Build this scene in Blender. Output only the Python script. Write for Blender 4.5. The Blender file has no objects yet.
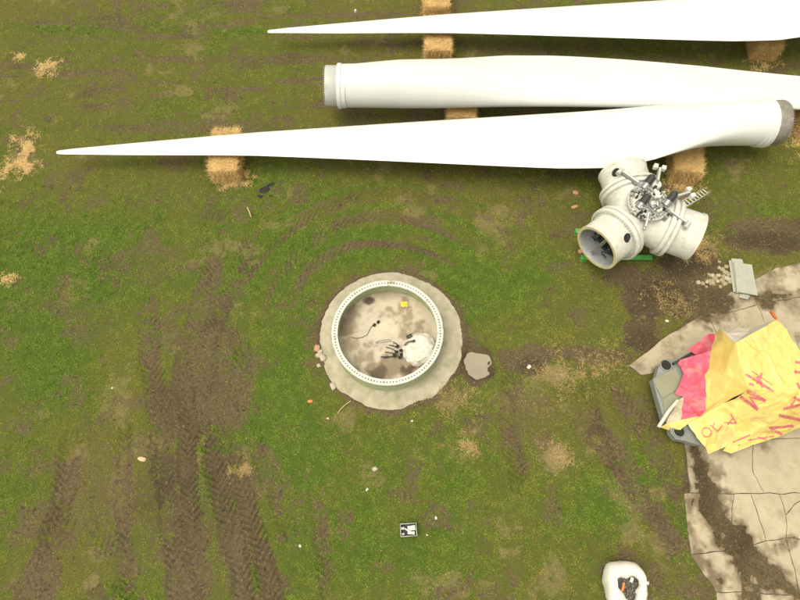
import bpy, bmesh, math, random
import numpy as np
from mathutils import Vector, Matrix, noise as mnoise
from mathutils.bvhtree import BVHTree
C = bpy.context.scene.collection
S = bpy.context.scene
R = math.radians
random.seed(7)
rng = np.random.default_rng(11)

# ------------------------------------------------------------------ camera, light, exposure
TILT, FPX, CAMH = R(23.5), 571.0, 21.1
cam_d = bpy.data.cameras.new('camera')
cam = bpy.data.objects.new('camera', cam_d); C.objects.link(cam)
cam.location = (0, 0, CAMH); cam.rotation_euler = (TILT, 0, 0)
cam_d.sensor_width = 36; cam_d.lens = FPX / 800 * 36; cam_d.clip_end = 2000
S.camera = cam
SUN_EL, SUN_AZ = R(72), R(245)          # azimuth measured from +Y (north) to +X (east)
w = bpy.data.worlds.new('World'); S.world = w; w.use_nodes = True
nt = w.node_tree; nt.nodes.clear()
sky = nt.nodes.new('ShaderNodeTexSky'); sky.sky_type = 'NISHITA'; sky.sun_disc = False
sky.sun_elevation = SUN_EL; sky.sun_rotation = SUN_AZ; sky.air_density = 1.2; sky.dust_density = 4
hs = nt.nodes.new('ShaderNodeHueSaturation'); hs.inputs['Saturation'].default_value = .06   # overcast: grey sky
bg = nt.nodes.new('ShaderNodeBackground'); bg.inputs[1].default_value = .15
wo = nt.nodes.new('ShaderNodeOutputWorld')
nt.links.new(sky.outputs[0], hs.inputs['Color']); wm = nt.nodes.new('ShaderNodeMix'); wm.data_type = 'RGBA'; wm.blend_type = 'MULTIPLY'; wm.inputs['Factor'].default_value = 1; wm.inputs[7].default_value = (1, .955, .80, 1)
nt.links.new(hs.outputs[0], wm.inputs[6]); nt.links.new(wm.outputs[2], bg.inputs[0]); nt.links.new(bg.outputs[0], wo.inputs[0])
sl = bpy.data.lights.new('sun', 'SUN'); sl.energy = .9; sl.angle = R(40); sl.color = (1, .93, .78)
so = bpy.data.objects.new('sun', sl); C.objects.link(so)
sd = Vector((math.sin(SUN_AZ) * math.cos(SUN_EL), math.cos(SUN_AZ) * math.cos(SUN_EL), math.sin(SUN_EL)))
so.rotation_euler = sd.to_track_quat('Z', 'Y').to_euler(); so.location = (0, 0, 40)
S.view_settings.view_transform = 'Standard'; S.view_settings.look = 'None'
S.view_settings.exposure = 0.62; S.view_settings.gamma = 1

# ------------------------------------------------------------------ helpers
def P(px, py, z=0.0):
    """point at height z that lies in the given direction of the survey photograph"""
    u = (px - 400) / FPX; v = -(py - 300) / FPX
    d = Vector((u, math.sin(TILT) + v * math.cos(TILT), -math.cos(TILT) + v * math.sin(TILT)))
    return Vector((0, 0, CAMH)) + d * ((z - CAMH) / d.z)
def tag(o, label=None, cat=None, group=None, kind=None):
    if label: o['label'] = label
    if cat: o['category'] = cat
    if group: o['group'] = group
    if kind: o['kind'] = kind
    return o
def thing(name, loc, label, cat, group=None):
    o = bpy.data.objects.new(name, None); C.objects.link(o); o.location = loc; o.empty_display_size = .3
    return tag(o, label, cat, group)
def root_loc(p):
    l = Vector((0, 0, 0))
    while p: l += p.location; p = p.parent
    return l
def copy_tree(o, parent=None):
    c = o.copy(); C.objects.link(c); c.parent = parent
    for ch in list(o.children): copy_tree(ch, c)
    return c

def ray_to(obj, px, py):
    o = Vector((0, 0, CAMH)); d = (P(px, py, 0) - o).normalized(); mi = obj.matrix_world.inverted()
    bpy.context.view_layer.update(); mi = obj.matrix_world.inverted()
    ok, loc, nor, _ = obj.ray_cast(mi @ o, (mi.to_3x3() @ d).normalized())
    return (obj.matrix_world @ loc, (obj.matrix_world.to_3x3() @ nor).normalized()) if ok else (None, None)

class MB:
    def __init__(s): s.v = []; s.f = []
    def add(s, vs, fs, M=None):
        n = len(s.v)
        s.v += [tuple(M @ Vector(p)) if M else tuple(p) for p in vs]
        s.f += [tuple(i + n for i in f) for f in fs]
        return s
    def box(s, c, sz, M=None, b=0):
        cx, cy, cz = c; x, y, z = sz[0] / 2, sz[1] / 2, sz[2] / 2
        if b <= 0:
            vs = [(cx + i * x, cy + j * y, cz + k * z) for k in (-1, 1) for j in (-1, 1) for i in (-1, 1)]
            fs = [(0, 2, 3, 1), (4, 5, 7, 6), (0, 1, 5, 4), (2, 6, 7, 3), (0, 4, 6, 2), (1, 3, 7, 5)]
            return s.add(vs, fs, M)
        bm = bmesh.new(); bmesh.ops.create_cube(bm, size=1)
        for v in bm.verts: v.co = Vector((v.co.x * sz[0] + cx, v.co.y * sz[1] + cy, v.co.z * sz[2] + cz))
        bmesh.ops.bevel(bm, geom=bm.edges[:], offset=b, segments=2, affect='EDGES', profile=.5)
        bm.verts.index_update()
        s.add([v.co.copy() for v in bm.verts], [[v.index for v in f.verts] for f in bm.faces], M); bm.free()
        return s
    def lathe(s, prof, n=48, M=None, close=False):
        """prof: list of (radius, axial); axis = local Z"""
        vs = []; fs = []; m = len(prof)
        for i in range(n):
            a = 2 * math.pi * i / n
            for r, z in prof: vs.append((r * math.cos(a), r * math.sin(a), z))
        for i in range(n):
            j = (i + 1) % n
            for k in range(m if close else m - 1):
                l = (k + 1) % m
                fs.append((i * m + k, j * m + k, j * m + l, i * m + l))
        return s.add(vs, fs, M)
    def rod(s, a, b, r, n=10, r2=None, cap=True):
        a = Vector(a); b = Vector(b); d = b - a
        M = Matrix.Translation(a) @ d.to_track_quat('Z', 'Y').to_matrix().to_4x4()
        L = d.length; r2 = r if r2 is None else r2
        pr = ([(0.0005, 0)] if cap else []) + [(r, 0), (r2, L)] + ([(0.0005, L)] if cap else [])
        return s.lathe(pr, n, M)
    def tube(s, pts, r, n=6):
        pts = [Vector(p) for p in pts]; vs = []; fs = []
        for i, p in enumerate(pts):
            d = (pts[min(i + 1, len(pts) - 1)] - pts[max(i - 1, 0)]).normalized()
            q = d.to_track_quat('Z', 'Y'); rr = r[i] if isinstance(r, (list, tuple)) else r
            for k in range(n):
                a = 2 * math.pi * k / n; vs.append(p + q @ Vector((rr * math.cos(a), rr * math.sin(a), 0)))
        for i in range(len(pts) - 1):
            for k in range(n):
                l = (k + 1) % n; fs.append((i * n + k, i * n + l, (i + 1) * n + l, (i + 1) * n + k))
        fs.append(tuple(range(n))[::-1]); fs.append(tuple((len(pts) - 1) * n + k for k in range(n)))
        return s.add(vs, fs)
    def beam(s, a, b, wd, ht, bv=.01):
        a = Vector(a); b = Vector(b); d = b - a; x = d.normalized()
        y = Vector((0, 0, 1)).cross(x).normalized(); z = x.cross(y)
        M = Matrix((x, y, z)).transposed().to_4x4(); M.translation = (a + b) / 2
        return s.box((0, 0, 0), (d.length, wd, ht), M, bv)
    def mesh(s, name, mats, off=Vector((0, 0, 0)), smooth=True, angle=35, fmat=None):
        me = bpy.data.meshes.new(name)
        me.from_pydata([Vector(p) - off for p in s.v], [], s.f)
        for m in (mats if isinstance(mats, (list, tuple)) else [mats]): me.materials.append(m)
        if fmat: me.polygons.foreach_set('material_index', fmat)
        if smooth:
            me.polygons.foreach_set('use_smooth', [True] * len(me.polygons)); me.set_sharp_from_angle(angle=R(angle))
        me.update(); return me
    def build(s, name, mats, parent=None, smooth=True, angle=35, fmat=None, origin=None):
        if parent is not None: off = root_loc(parent)
        elif origin is not None: off = Vector(origin)
        else:
            a = np.array([tuple(p) for p in s.v]); c = (a.min(0) + a.max(0)) / 2; off = Vector((c[0], c[1], a[:, 2].min()))
        o = bpy.data.objects.new(name, s.mesh(name, mats, off, smooth, angle, fmat)); C.objects.link(o)
        if parent is not None: o.parent = parent
        else: o.location = off
        return o

def mat(name, c1, c2=None, scale=4, rough=.6, bump=0, bscale=30, metal=0, lo=.35, hi=.65, c3=None, s3=1.2, t3=(.55, .7), detail=8, spec=.5):
    m = bpy.data.materials.new(name); m.use_nodes = True; t = m.node_tree; N = t.nodes; L = t.links
    b = N['Principled BSDF']; b.inputs['Roughness'].default_value = rough; b.inputs['Metallic'].default_value = metal
    b.inputs['Specular IOR Level'].default_value = spec
    tc = N.new('ShaderNodeTexCoord')
    def nz(sc, d=detail):
        n = N.new('ShaderNodeTexNoise'); n.inputs['Scale'].default_value = sc; n.inputs['Detail'].default_value = d
        n.inputs['Roughness'].default_value = .65; L.new(tc.outputs['Object'], n.inputs['Vector']); return n.outputs['Fac']
    def mix(f, a, bb):
        x = N.new('ShaderNodeMix'); x.data_type = 'RGBA'; L.new(f, x.inputs['Factor'])
        for k, q in ((6, a), (7, bb)):
            if isinstance(q, tuple): x.inputs[k].default_value = (*q, 1)
            else: L.new(q, x.inputs[k])
        return x.outputs[2]
    def mr(f, a, bb):
        x = N.new('ShaderNodeMapRange'); x.inputs[1].default_value = a; x.inputs[2].default_value = bb; L.new(f, x.inputs[0]); return x.outputs[0]
    col = None
    if c2 is None: b.inputs['Base Color'].default_value = (*c1, 1)
    else:
        col = mix(mr(nz(scale), lo, hi), c1, c2)
        if c3: col = mix(mr(nz(s3), *t3), col, c3)
        L.new(col, b.inputs['Base Color'])
    if bump:
        bp = N.new('ShaderNodeBump'); bp.inputs['Strength'].default_value = bump; bp.inputs['Distance'].default_value = .02
        L.new(nz(bscale), bp.inputs['Height']); L.new(bp.outputs[0], b.inputs['Normal'])
    return m
def attr_mat(name, attr='tint', rough=.8, trans=0):
    m = bpy.data.materials.new(name); m.use_nodes = True; t = m.node_tree; b = t.nodes['Principled BSDF']
    a = t.nodes.new('ShaderNodeAttribute'); a.attribute_name = attr
    t.links.new(a.outputs['Color'], b.inputs['Base Color']); b.inputs['Roughness'].default_value = rough
    b.inputs['Specular IOR Level'].default_value = .2
    return m

WHITE = mat('white_gelcoat', (.68, .69, .68), (.60, .61, .59), .5, .38, lo=.4, hi=.8, c3=(.58, .58, .54), s3=1.6, t3=(.60, .80))
HUBW = mat('hub_paint', (.68, .675, .625), (.54, .53, .47), 2.6, .42, c3=(.42, .39, .31), s3=2.2, t3=(.52, .78), bump=.1, bscale=12)
HUBIN = mat('hub_inner_grey', (.42, .43, .45), (.34, .35, .37), 3, .5)
RIMY = mat('rim_primer', (.62, .54, .32), (.50, .42, .24), 6, .5)
STEEL = mat('galvanised_steel', (.36, .37, .37), (.24, .25, .25), 8, .42, metal=.55)
FLANGE = mat('root_flange_steel', (.30, .27, .23), (.20, .18, .16), 4, .5, metal=.3, c3=(.42, .40, .37), s3=5)
BLACK = mat('black_rubber', (.018, .018, .018), (.03, .03, .028), 20, .55)
DARK = mat('dark_void', (.02, .02, .018), rough=.9)
GREENP = mat('green_beam_paint', (.07, .30, .05), (.10, .36, .08), 5, .45, c3=(.10, .16, .06), s3=4)
RINGG = mat('tower_green_paint', (.40, .44, .27), (.31, .35, .20), 3, .5, c3=(.33, .32, .26), s3=2)
RINGW = mat('flange_zinc_white', (.66, .66, .60), (.50, .50, .44), 5, .5, c3=(.28, .28, .21), s3=2.2, t3=(.56, .70))
CONC = mat('foundation_concrete', (.45, .405, .305), (.33, .30, .215), 2.2, .85, bump=.5, bscale=25, c3=(.24, .23, .14), s3=1.6, t3=(.48, .72))
SLAB = mat('yard_concrete', (.47, .40, .29), (.38, .315, .22), 1.1, .85, bump=.35, bscale=40, c3=(.26, .205, .14), s3=.9, t3=(.54, .78))
STONE = mat('rubble_stone', (.42, .34, .21), (.27, .21, .13), 5, .85, bump=.5)
STONEP = mat('pale_stone', (.50, .44, .33), (.36, .31, .22), 6, .85, bump=.5)
BRICK = mat('brick_orange', (.50, .27, .15), (.40, .24, .15), 9, .85, bump=.5)
YEL = mat('tarp_yellow', (.78, .60, .20), (.70, .50, .14), 1.6, .42, bump=.25, bscale=5, c3=(.36, .28, .13), s3=1.1, t3=(.54, .78))
PINK = mat('tarp_pink', (.66, .085, .17), (.52, .07, .11), 2.2, .5, bump=.3, bscale=6, c3=(.50, .30, .22), s3=1.6, t3=(.5, .72))
REDI = mat('tarp_lettering', (.52, .10, .14), (.66, .30, .20), 9, .5, lo=.42, hi=.7)
LINE = mat('tarp_lining', (.68, .63, .56), (.58, .50, .42), 2, .6)
TAN = mat('tarp_dirty_back', (.50, .44, .33), (.38, .33, .23), 4, .6)
NACG = mat('nacelle_grey', (.265, .26, .18), (.23, .225, .155), 2, .45)
NACB = mat('nacelle_bluegrey', (.25, .27, .25), (.20, .22, .20), 3, .45)
PLATE = mat('panel_grey', (.42, .42, .35), (.36, .36, .30), 3, .45, c3=(.30, .29, .23), s3=3, t3=(.6, .75))
SACK = mat('white_woven_sack', (.68, .66, .60), (.54, .50, .42), 3, .7, bump=.4, bscale=14)
BAGW = mat('bulk_bag_white', (.72, .71, .66), (.62, .61, .56), 5, .65, bump=.3, bscale=18)
ORANGE = mat('orange_plastic', (.75, .20, .06), rough=.5)
YSCR = mat('yellow_plastic', (.78, .58, .05), rough=.5)
WOODC = mat('pale_wood', (.58, .46, .27), (.46, .35, .2), 10, .8)
ALU = mat('aluminium', (.66, .66, .63), (.55, .55, .52), 10, .4, metal=.4)
PUD = mat('muddy_water', (.31, .27, .20), (.27, .23, .17), .8, .06)

# ------------------------------------------------------------------ ground fields (metres)
def vnoise(x, y, s, seed):
    r = np.random.default_rng(seed); g = r.random((257, 257)).astype(np.float32)
    u = x / s + 1000.37; v = y / s + 1000.71
    i = np.floor(u).astype(int); j = np.floor(v).astype(int); fx = u - i; fy = v - j
    fx = fx * fx * (3 - 2 * fx); fy = fy * fy * (3 - 2 * fy); i %= 256; j %= 256
    return (g[i, j] * (1 - fx) + g[i + 1, j] * fx) * (1 - fy) + (g[i, j + 1] * (1 - fx) + g[i + 1, j + 1] * fx) * fy
def fbm(x, y, s, o, seed):
    t = 0; a = 1; n = 0
    for k in range(o):
        c, q = math.cos(k * 1.1), math.sin(k * 1.1)
        t = t + a * vnoise(x * c - y * q, x * q + y * c, s, seed + k * 17); n += a; a *= .55; s *= .5
    return t / n
def sstep(a, b, x):
    t = np.clip((x - a) / (b - a), 0, 1); return t * t * (3 - 2 * t)
def pline(x, y, pts):
    best = np.full(x.shape, 1e9); al = np.zeros(x.shape); sg = np.zeros(x.shape); acc = 0
    for (x0, y0), (x1, y1) in zip(pts[:-1], pts[1:]):
        dx, dy = x1 - x0, y1 - y0; L = math.hypot(dx, dy)
        t = np.clip(((x - x0) * dx + (y - y0) * dy) / (L * L), 0, 1)
        d = np.hypot(x - x0 - t * dx, y - y0 - t * dy); m = d < best
        best = np.where(m, d, best); al = np.where(m, acc + t * L, al)
        sg = np.where(m, ((x - x0) * dy - (y - y0) * dx) / L, sg); acc += L
    return best, al, sg, acc
def inpoly(x, y, pts):
    c = np.zeros(x.shape, bool); n = len(pts)
    for i in range(n):
        (x0, y0), (x1, y1) = pts[i], pts[(i + 1) % n]
        if y0 == y1: continue
        c ^= ((y0 > y) != (y1 > y)) & (x < (x1 - x0) * (y - y0) / (y1 - y0) + x0)
    return c
def g2(px, py): p = P(px, py); return (p.x, p.y)
FC = (-.37, 7.55)                                   # foundation centre
YARD = [g2(*p) for p in [(628,366),(645,352),(668,335),(690,318),(703,306),(730,293),(758,278),(775,269),(800,264),(900,250),
        (900,680),(748,680),(727,604),(721,588),(706,561),(697,556),(689,527),(690,490),(684,450),(672,420),(655,372),(641,375)]]
PUDC = g2(476, 365)
# polyline, width m, mud strength, tread depth
TRK = [([(158,440),(170,500),(178,600),(184,650)],.75,.85,1), ([(190,400),(188,470),(191,530),(199,650)],.8,1,1),
 ([(206,430),(220,490),(240,560),(254,650)],.85,1,1), ([(228,445),(248,510),(268,580),(282,650)],.9,1,1),
 ([(126,430),(124,510),(129,620)],.6,.8,.8), ([(72,440),(63,500),(52,540)],.9,.95,.8), ([(60,530),(40,580),(25,650)],1.3,.8,.6),
 ([(252,430),(272,480),(290,530)],.75,.7,.8), ([(315,485),(322,540),(330,610)],.6,.6,.8), ([(218,255),(206,300),(190,350),(180,400)],1.1,.7,.6),
 ([(262,225),(228,290),(212,340),(200,400)],.9,.6,.6), ([(150,300),(150,360),(165,430)],1.0,.6,.6), ([(245,350),(238,400),(222,440)],.9,.8,.7),
 ([(30,440),(60,470),(110,480)],.8,.35,.3), ([(100,580),(150,560),(210,520)],1.2,.35,.2),([(90,540),(110,570),(100,620)],1.3,.5,.4),
 ([(488,361),(560,352),(600,356),(652,360)],.75,.9,.5), ([(512,372),(509,420),(520,485)],.75,.6,1), ([(575,400),(610,450),(650,505),(692,570),(722,640)],1.15,.66,.5),
 ([(605,375),(645,430),(672,480),(690,520)],1.0,.58,.6), ([(600,545),(650,572),(690,610)],.8,.6,.6), ([(590,390),(600,430),(615,470)],.6,.5,1),
 ([(0,92),(130,86),(250,98),(330,106)],1.2,.35,.1), ([(0,16),(120,8),(260,6)],1.0,.35,.1), ([(60,58),(180,62),(300,58)],.8,.35,.1), ([(0,42),(150,38),(270,20)],.7,.3,.1),
 ([(340,118),(440,112),(560,100)],1.5,.5,.1), ([(350,50),(450,50),(640,52)],1.2,.45,.1), ([(100,190),(240,205),(420,200),(560,185)],.9,.4,.1),
 ([(0,240),(80,250),(130,300)],.9,.3,.2), ([(170,220),(200,235),(240,235)],1.2,.35,.1), ([(715,240),(760,232),(830,228)],1.3,.85,.3), ([(610,280),(640,300),(700,265),(730,258)],1.3,.9,.2)]
MUDB = [(195,500,3.6,3.0,.46),(75,510,2.4,1.6,.46),(190,405,2.6,1.6,.75),(222,350,1.5,1.8,.6),(150,440,1.4,1.0,.5),(655,292,1.7,1.3,.9),(690,264,1.6,.9,.95),(640,340,1.1,.8,.8),(630,275,.9,.8,.7),
 (770,242,2.0,.6,.8),(735,205,1.2,.6,.35),(525,365,.9,.5,.75),(715,300,1.2,.8,.8),(697,490,.5,1.1,.8),(40,520,1.2,1.1,.6),(470,430,.9,1.0,.3),(560,215,1.8,.9,.35),(150,270,2.2,1.2,.42),(90,330,1.2,1.0,.4),(590,430,1.6,1.4,.42),(530,420,1.2,1.2,.4),(300,330,.8,.8,.3),(320,372,.5,.5,.45),(355,215,1.4,.35,.5),(100,430,1,1.6,.35),(455,395,.8,.6,.4),(500,300,1.5,.8,.2)]
DRYB = [(557,456,.9,.8,.9),(478,430,.7,.9,.7),(450,400,1.2,1.0,.6),(560,372,1.6,.7,.75),(600,362,1.2,.5,.7),(290,225,1.6,.5,.55),(240,470,.5,1.3,.6),(117,490,.35,1.6,.5),(700,250,1.0,.5,.9),(665,300,1.2,.9,.55),
 (480,222,.8,.4,.6),(232,178,.7,.5,.6),(685,195,1.0,.6,.55),(15,160,1.4,.9,.6),(52,68,.9,.6,.5),(375,472,.5,.6,.5),(205,455,.4,1.3,.5),(520,395,1.5,1,.45),(30,300,.8,1.0,.25),(20,280,.4,.5,.5),(300,270,1.2,.5,.2)]
LUSHB = [(30,270,3.2,4.0,.38),(380,500,4.5,3.0,.5),(330,250,3.5,1.2,.7),(470,290,3.0,1.6,.5),(545,290,2.2,1.5,.45),(300,320,1.2,2.0,.6),(640,470,1.4,1.2,.5),(690,540,1.0,1.2,.6),(600,500,2.0,1.5,.5),(280,400,1.3,1.7,.6),(60,370,2.0,2.0,.5),
 (780,215,1.5,1.0,.6),(90,28,5.0,.5,.45),(250,31,4,.35,.6),(540,260,1.5,1.2,.5),(300,440,1.5,1.6,.55),(350,240,2.4,.5,.5),(110,235,2,.8,.35),(440,560,3,1.5,.35)]
WET_SHADE_B = [(476,365,.95,1.05,.95),(652,300,1.7,1.1,.8),(690,262,1.5,.8,.9),(770,240,2.2,.6,.9),(640,340,.9,.6,.8),(697,480,.5,1.1,.9),(700,500,.6,1.2,.7),(530,366,.5,.4,.8),(655,400,.5,1.5,.5),(722,545,1.0,1.2,.5),(200,480,2,2.5,.4),(715,300,1.2,.6,.5),(50,70,.7,.5,.7),(15,148,.8,.3,.8),(655,385,.4,1.2,.6)]  # dark soil blobs: damp mud, plus shade painted into the soil colour
def fields(x, y):
    n1 = fbm(x, y, 1.1, 5, 1); n2 = fbm(x, y, .35, 4, 2); n3 = fbm(x, y, 4.5, 4, 3); nf = fbm(x, y, .16, 3, 4)
    mud = np.zeros(x.shape); tread = np.zeros(x.shape); rut = np.zeros(x.shape)
    for pts, wd, st, td in TRK:
        d, al, sg, L = pline(x, y, [g2(*p) for p in pts])
        env = sstep(wd / 2 + .28, wd / 2 - .18, d + (n1 - .5) * .9 + (n2 - .5) * .35)
        env *= sstep(-.2, 1.2, al + (n2 - .5) * 2.2) * sstep(-.2, 1.2, L - al + (n2 - .5) * 2.2) * (st < 2)
        gate = np.clip(st * .92 + (n1 - .5) * 1.6 * (1.25 - st) + (n2 - .5) * 1.1, 0, 1)
        mud = np.maximum(mud, env * gate)
        ch = np.sin(2 * math.pi * (al + .95 * np.abs(sg)) / .25 + 2 * (n1 - .5))
        e2 = sstep(wd / 2 + .06, wd / 2 - .10, d + (n2 - .5) * .15)
        tread += np.where(e2 * td > np.abs(tread), ch * e2 * td * np.clip((n1 - .3) * 2.6 + (n2 - .5) * .8, .1, 1.2), 0); rut = np.maximum(rut, e2 * td)
    rf = np.hypot(x - FC[0], y - FC[1]); th = np.arctan2(y - FC[1], x - FC[0])
    for rr, wd, st, a0, a1 in [(4.25,.5,.75,.9,2.7),(5.35,.5,.6,.9,2.9),(6.6,.5,.45,1.2,3.0)]:
        d = np.abs(rf - rr + .25 * np.sin(th * 3 + rr)); e = sstep(wd / 2 + .2, wd / 2 - .15, d + (n1 - .5) * .5) * sstep(a0 - .2, a0 + .2, th) * sstep(a1 + .2, a1 - .2, th)
        mud = np.maximum(mud, e * np.clip(st + (n1 - .5) * 1.3, 0, 1)); 
        e2 = sstep(wd / 2 + .05, wd / 2 - .1, d) * sstep(a0 - .2, a0 + .2, th) * sstep(a1 + .2, a1 - .2, th)
        tread += e2 * .4 * np.sin(2 * math.pi * (th * rr + 1.2 * (rf - rr)) / .3); rut = np.maximum(rut, e2 * .5)
    for px, py, rx, ry, st in MUDB:
        cx, cy = g2(px, py); q = np.hypot((x - cx) / rx, (y - cy) / ry)
        mud = np.maximum(mud, sstep(1.25, .45, q + (n1 - .5) * 1.3 + (n2 - .5) * .6) * st)
    mud = np.maximum(mud, sstep(.54, .70, fbm(x, y, .8, 6, 31)) * .55); st_ = fbm(x * .16 + .3 * n1, y, .5, 4, 33); mud = np.maximum(mud, sstep(.50, .68, st_) * sstep(12, 19, y) * .62); wet_shade = np.zeros(x.shape)
    for px, py, rx, ry, st in WET_SHADE_B:
        cx, cy = g2(px, py); q = np.hypot((x - cx) / rx, (y - cy) / ry); wet_shade = np.maximum(wet_shade, sstep(1.3, .3, q + (n1 - .5) * 1.2 + (n2 - .5) * .7) * st)
    wet_shade = np.clip(wet_shade + sstep(.5, .75, fbm(x, y, 1.6, 5, 35)) * .5, 0, 1)               # scattered bare patches
    mud = np.maximum(mud, sstep(3.2, 2.9, rf + (n2 - .5) * .5) * .75)
    dry = sstep(.55, .75, fbm(x, y, 1.4, 5, 41)) * .55
    for px, py, rx, ry, st in DRYB:
        cx, cy = g2(px, py); q = np.hypot((x - cx) / rx, (y - cy) / ry); dry = np.maximum(dry, sstep(1.2, .2, q + (n1 - .5) * 2.0 + (n2 - .5) * 1.1) * st)
    lush = np.clip(.36 + (n3 - .5) * 1.6 + (n1 - .5) * .7, 0, 1)
    lush = lush * (1 - .4 * sstep(13, 20, y))
    for px, py, rx, ry, st in LUSHB:
        cx, cy = g2(px, py); q = np.hypot((x - cx) / rx, (y - cy) / ry); lush = np.clip(lush + sstep(1.3, .2, q + (n1 - .5) * .9) * st, 0, 1)
    rg = sstep(.25, .9, np.sin((np.hypot(x - FC[0], y - FC[1]) - 3.55) * 2 * math.pi / 1.12)) * sstep(3.2, 3.6, np.hypot(x - FC[0], y - FC[1])) * sstep(8.2, 7, np.hypot(x - FC[0], y - FC[1])) * sstep(.5, .9, np.arctan2(y - FC[1], x - FC[0])) * sstep(3.1, 2.7, np.arctan2(y - FC[1], x - FC[0]))
    lush = np.clip(lush + rg * .5, 0, 1); mud = mud * (1 - .5 * rg)
    # yard: where mud lies over the slabs
    iny = inpoly(x + (n2 - .5) * .5, y + (n1 - .5) * .45, YARD)
    cov = np.zeros(x.shape)
    for pts, wd, st in [([(688,440),(696,462),(712,501),(731,543),(784,588),(860,640)],.7,.9),([(700,310),(735,302),(765,297),(860,288)],.75,.85),([(708,300),(748,285),(800,270)],.5,.5),
          ([(740,560),(752,600),(760,680)],.5,.8),([(668,362),(662,345),(684,325)],.3,.4),([(734,590),(742,605),(750,680)],.4,.7),([(708,512),(726,540),(750,585)],.4,.7),([(790,300),(860,340)],1,.5),([(668,420),(690,450)],.6,.8),([(735,290),(760,300)],.6,.8),([(655,372),(672,420),(684,450),(690,490),(689,527),(697,556),(706,561),(721,588),(727,604),(748,680)],.02,1.0),([(641,374),(628,366),(645,352),(668,335),(690,318),(706,306),(730,293),(758,278),(775,269),(800,264)],.02,.9),([(640,352),(640,380),(660,390)],.22,.6)]:
        d, al, sg, L = pline(x, y, [g2(*p) for p in pts])
        cov = np.maximum(cov, sstep(wd / 2 + .45, wd / 2 - .3, d + (n1 - .5) * 1.5 + (n2 - .5) * .8 + (nf - .5) * .5) * st)
    cov = np.maximum(cov, sstep(.66, .76, fbm(x, y, .8, 5, 55)) * .6)
    pud = sstep(1.05, .8, np.hypot((x - PUDC[0]) / .52, (y - PUDC[1]) / .62) + (n1 - .5) * .5 + (n2 - .5) * .35)
    mud = np.maximum(mud, sstep(1.6, 1.0, np.hypot((x - PUDC[0]) / .55, (y - PUDC[1]) / .65) + (n2 - .5) * .5) * .95)
    # height
    z = (fbm(x, y, 2.5, 3, 61) - .5) * .06 + (n2 - .5) * .05 * (.4 + mud) + (nf - .5) * .035 * (.25 + mud)
    z = z - rut * .05 + tread * .06
    zy = .015 + (cov - .74) * .10 + (n2 - .5) * .035 + (nf - .5) * .03
    z = np.where(iny, zy, z); mud = np.where(iny, 1.0, mud); dry = np.where(iny, 0, dry)
    edge = sstep(3.08, 2.84, rf); z = np.where(rf < 2.84, -.10 + .175 * sstep(2.58, 2.90, rf + (n1 - .5) * .42 + (n2 - .5) * .22), z * (1 - edge) + edge * (.066 + (n2 - .5) * .03))
    z = np.where(rf < 2.35, -.12, z)
    z = z * (1 - .7 * pud) - .07 * pud
    return z, mud, lush, dry, iny, cov, wet_shade
def geom_axis(a, b, st, far):
    core = np.arange(a, b + st / 2, st); g = [st * 4]; 
    ext = []; q = st * 3; t = 0
    while t < far: t += q; ext.append(t); q *= 1.35
    ext = np.array(ext); return np.concatenate([(a - ext)[::-1], core, b + ext])
GX = geom_axis(-23, 23, .046, 420); GY = geom_axis(-3.2, 28.2, .046, 420)
XX, YY = np.meshgrid(GX, GY, indexing='ij')
Z, MUD, LUSH, DRY, INY, COV, WET_SHADE = fields(XX, YY)
far = sstep(28, 40, np.maximum(np.abs(XX), np.abs(YY - 12))); Z = Z * (1 - far)
def np_mesh(name, v, f, m, attrs={}, cols={}, smooth=True):
    me = bpy.data.meshes.new(name); n = len(v); k = f.shape[1]
    me.vertices.add(n); me.vertices.foreach_set('co', v.astype(np.float32).ravel())
    me.loops.add(f.size); me.loops.foreach_set('vertex_index', f.astype(np.int32).ravel())
    me.polygons.add(len(f)); me.polygons.foreach_set('loop_start', np.arange(0, f.size, k, dtype=np.int32))
    me.update(calc_edges=True)
    me.polygons.foreach_set('use_smooth', np.full(len(f), smooth, dtype=bool))
    for a, d in attrs.items(): me.attributes.new(a, 'FLOAT', 'POINT').data.foreach_set('value', d.astype(np.float32).ravel())
    for a, d in cols.items():
        c4 = np.ones((n, 4), np.float32); c4[:, :3] = d; me.attributes.new(a, 'FLOAT_COLOR', 'POINT').data.foreach_set('color', c4.ravel())
    me.materials.append(m); me.validate(); o = bpy.data.objects.new(name, me); C.objects.link(o); return o
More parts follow.
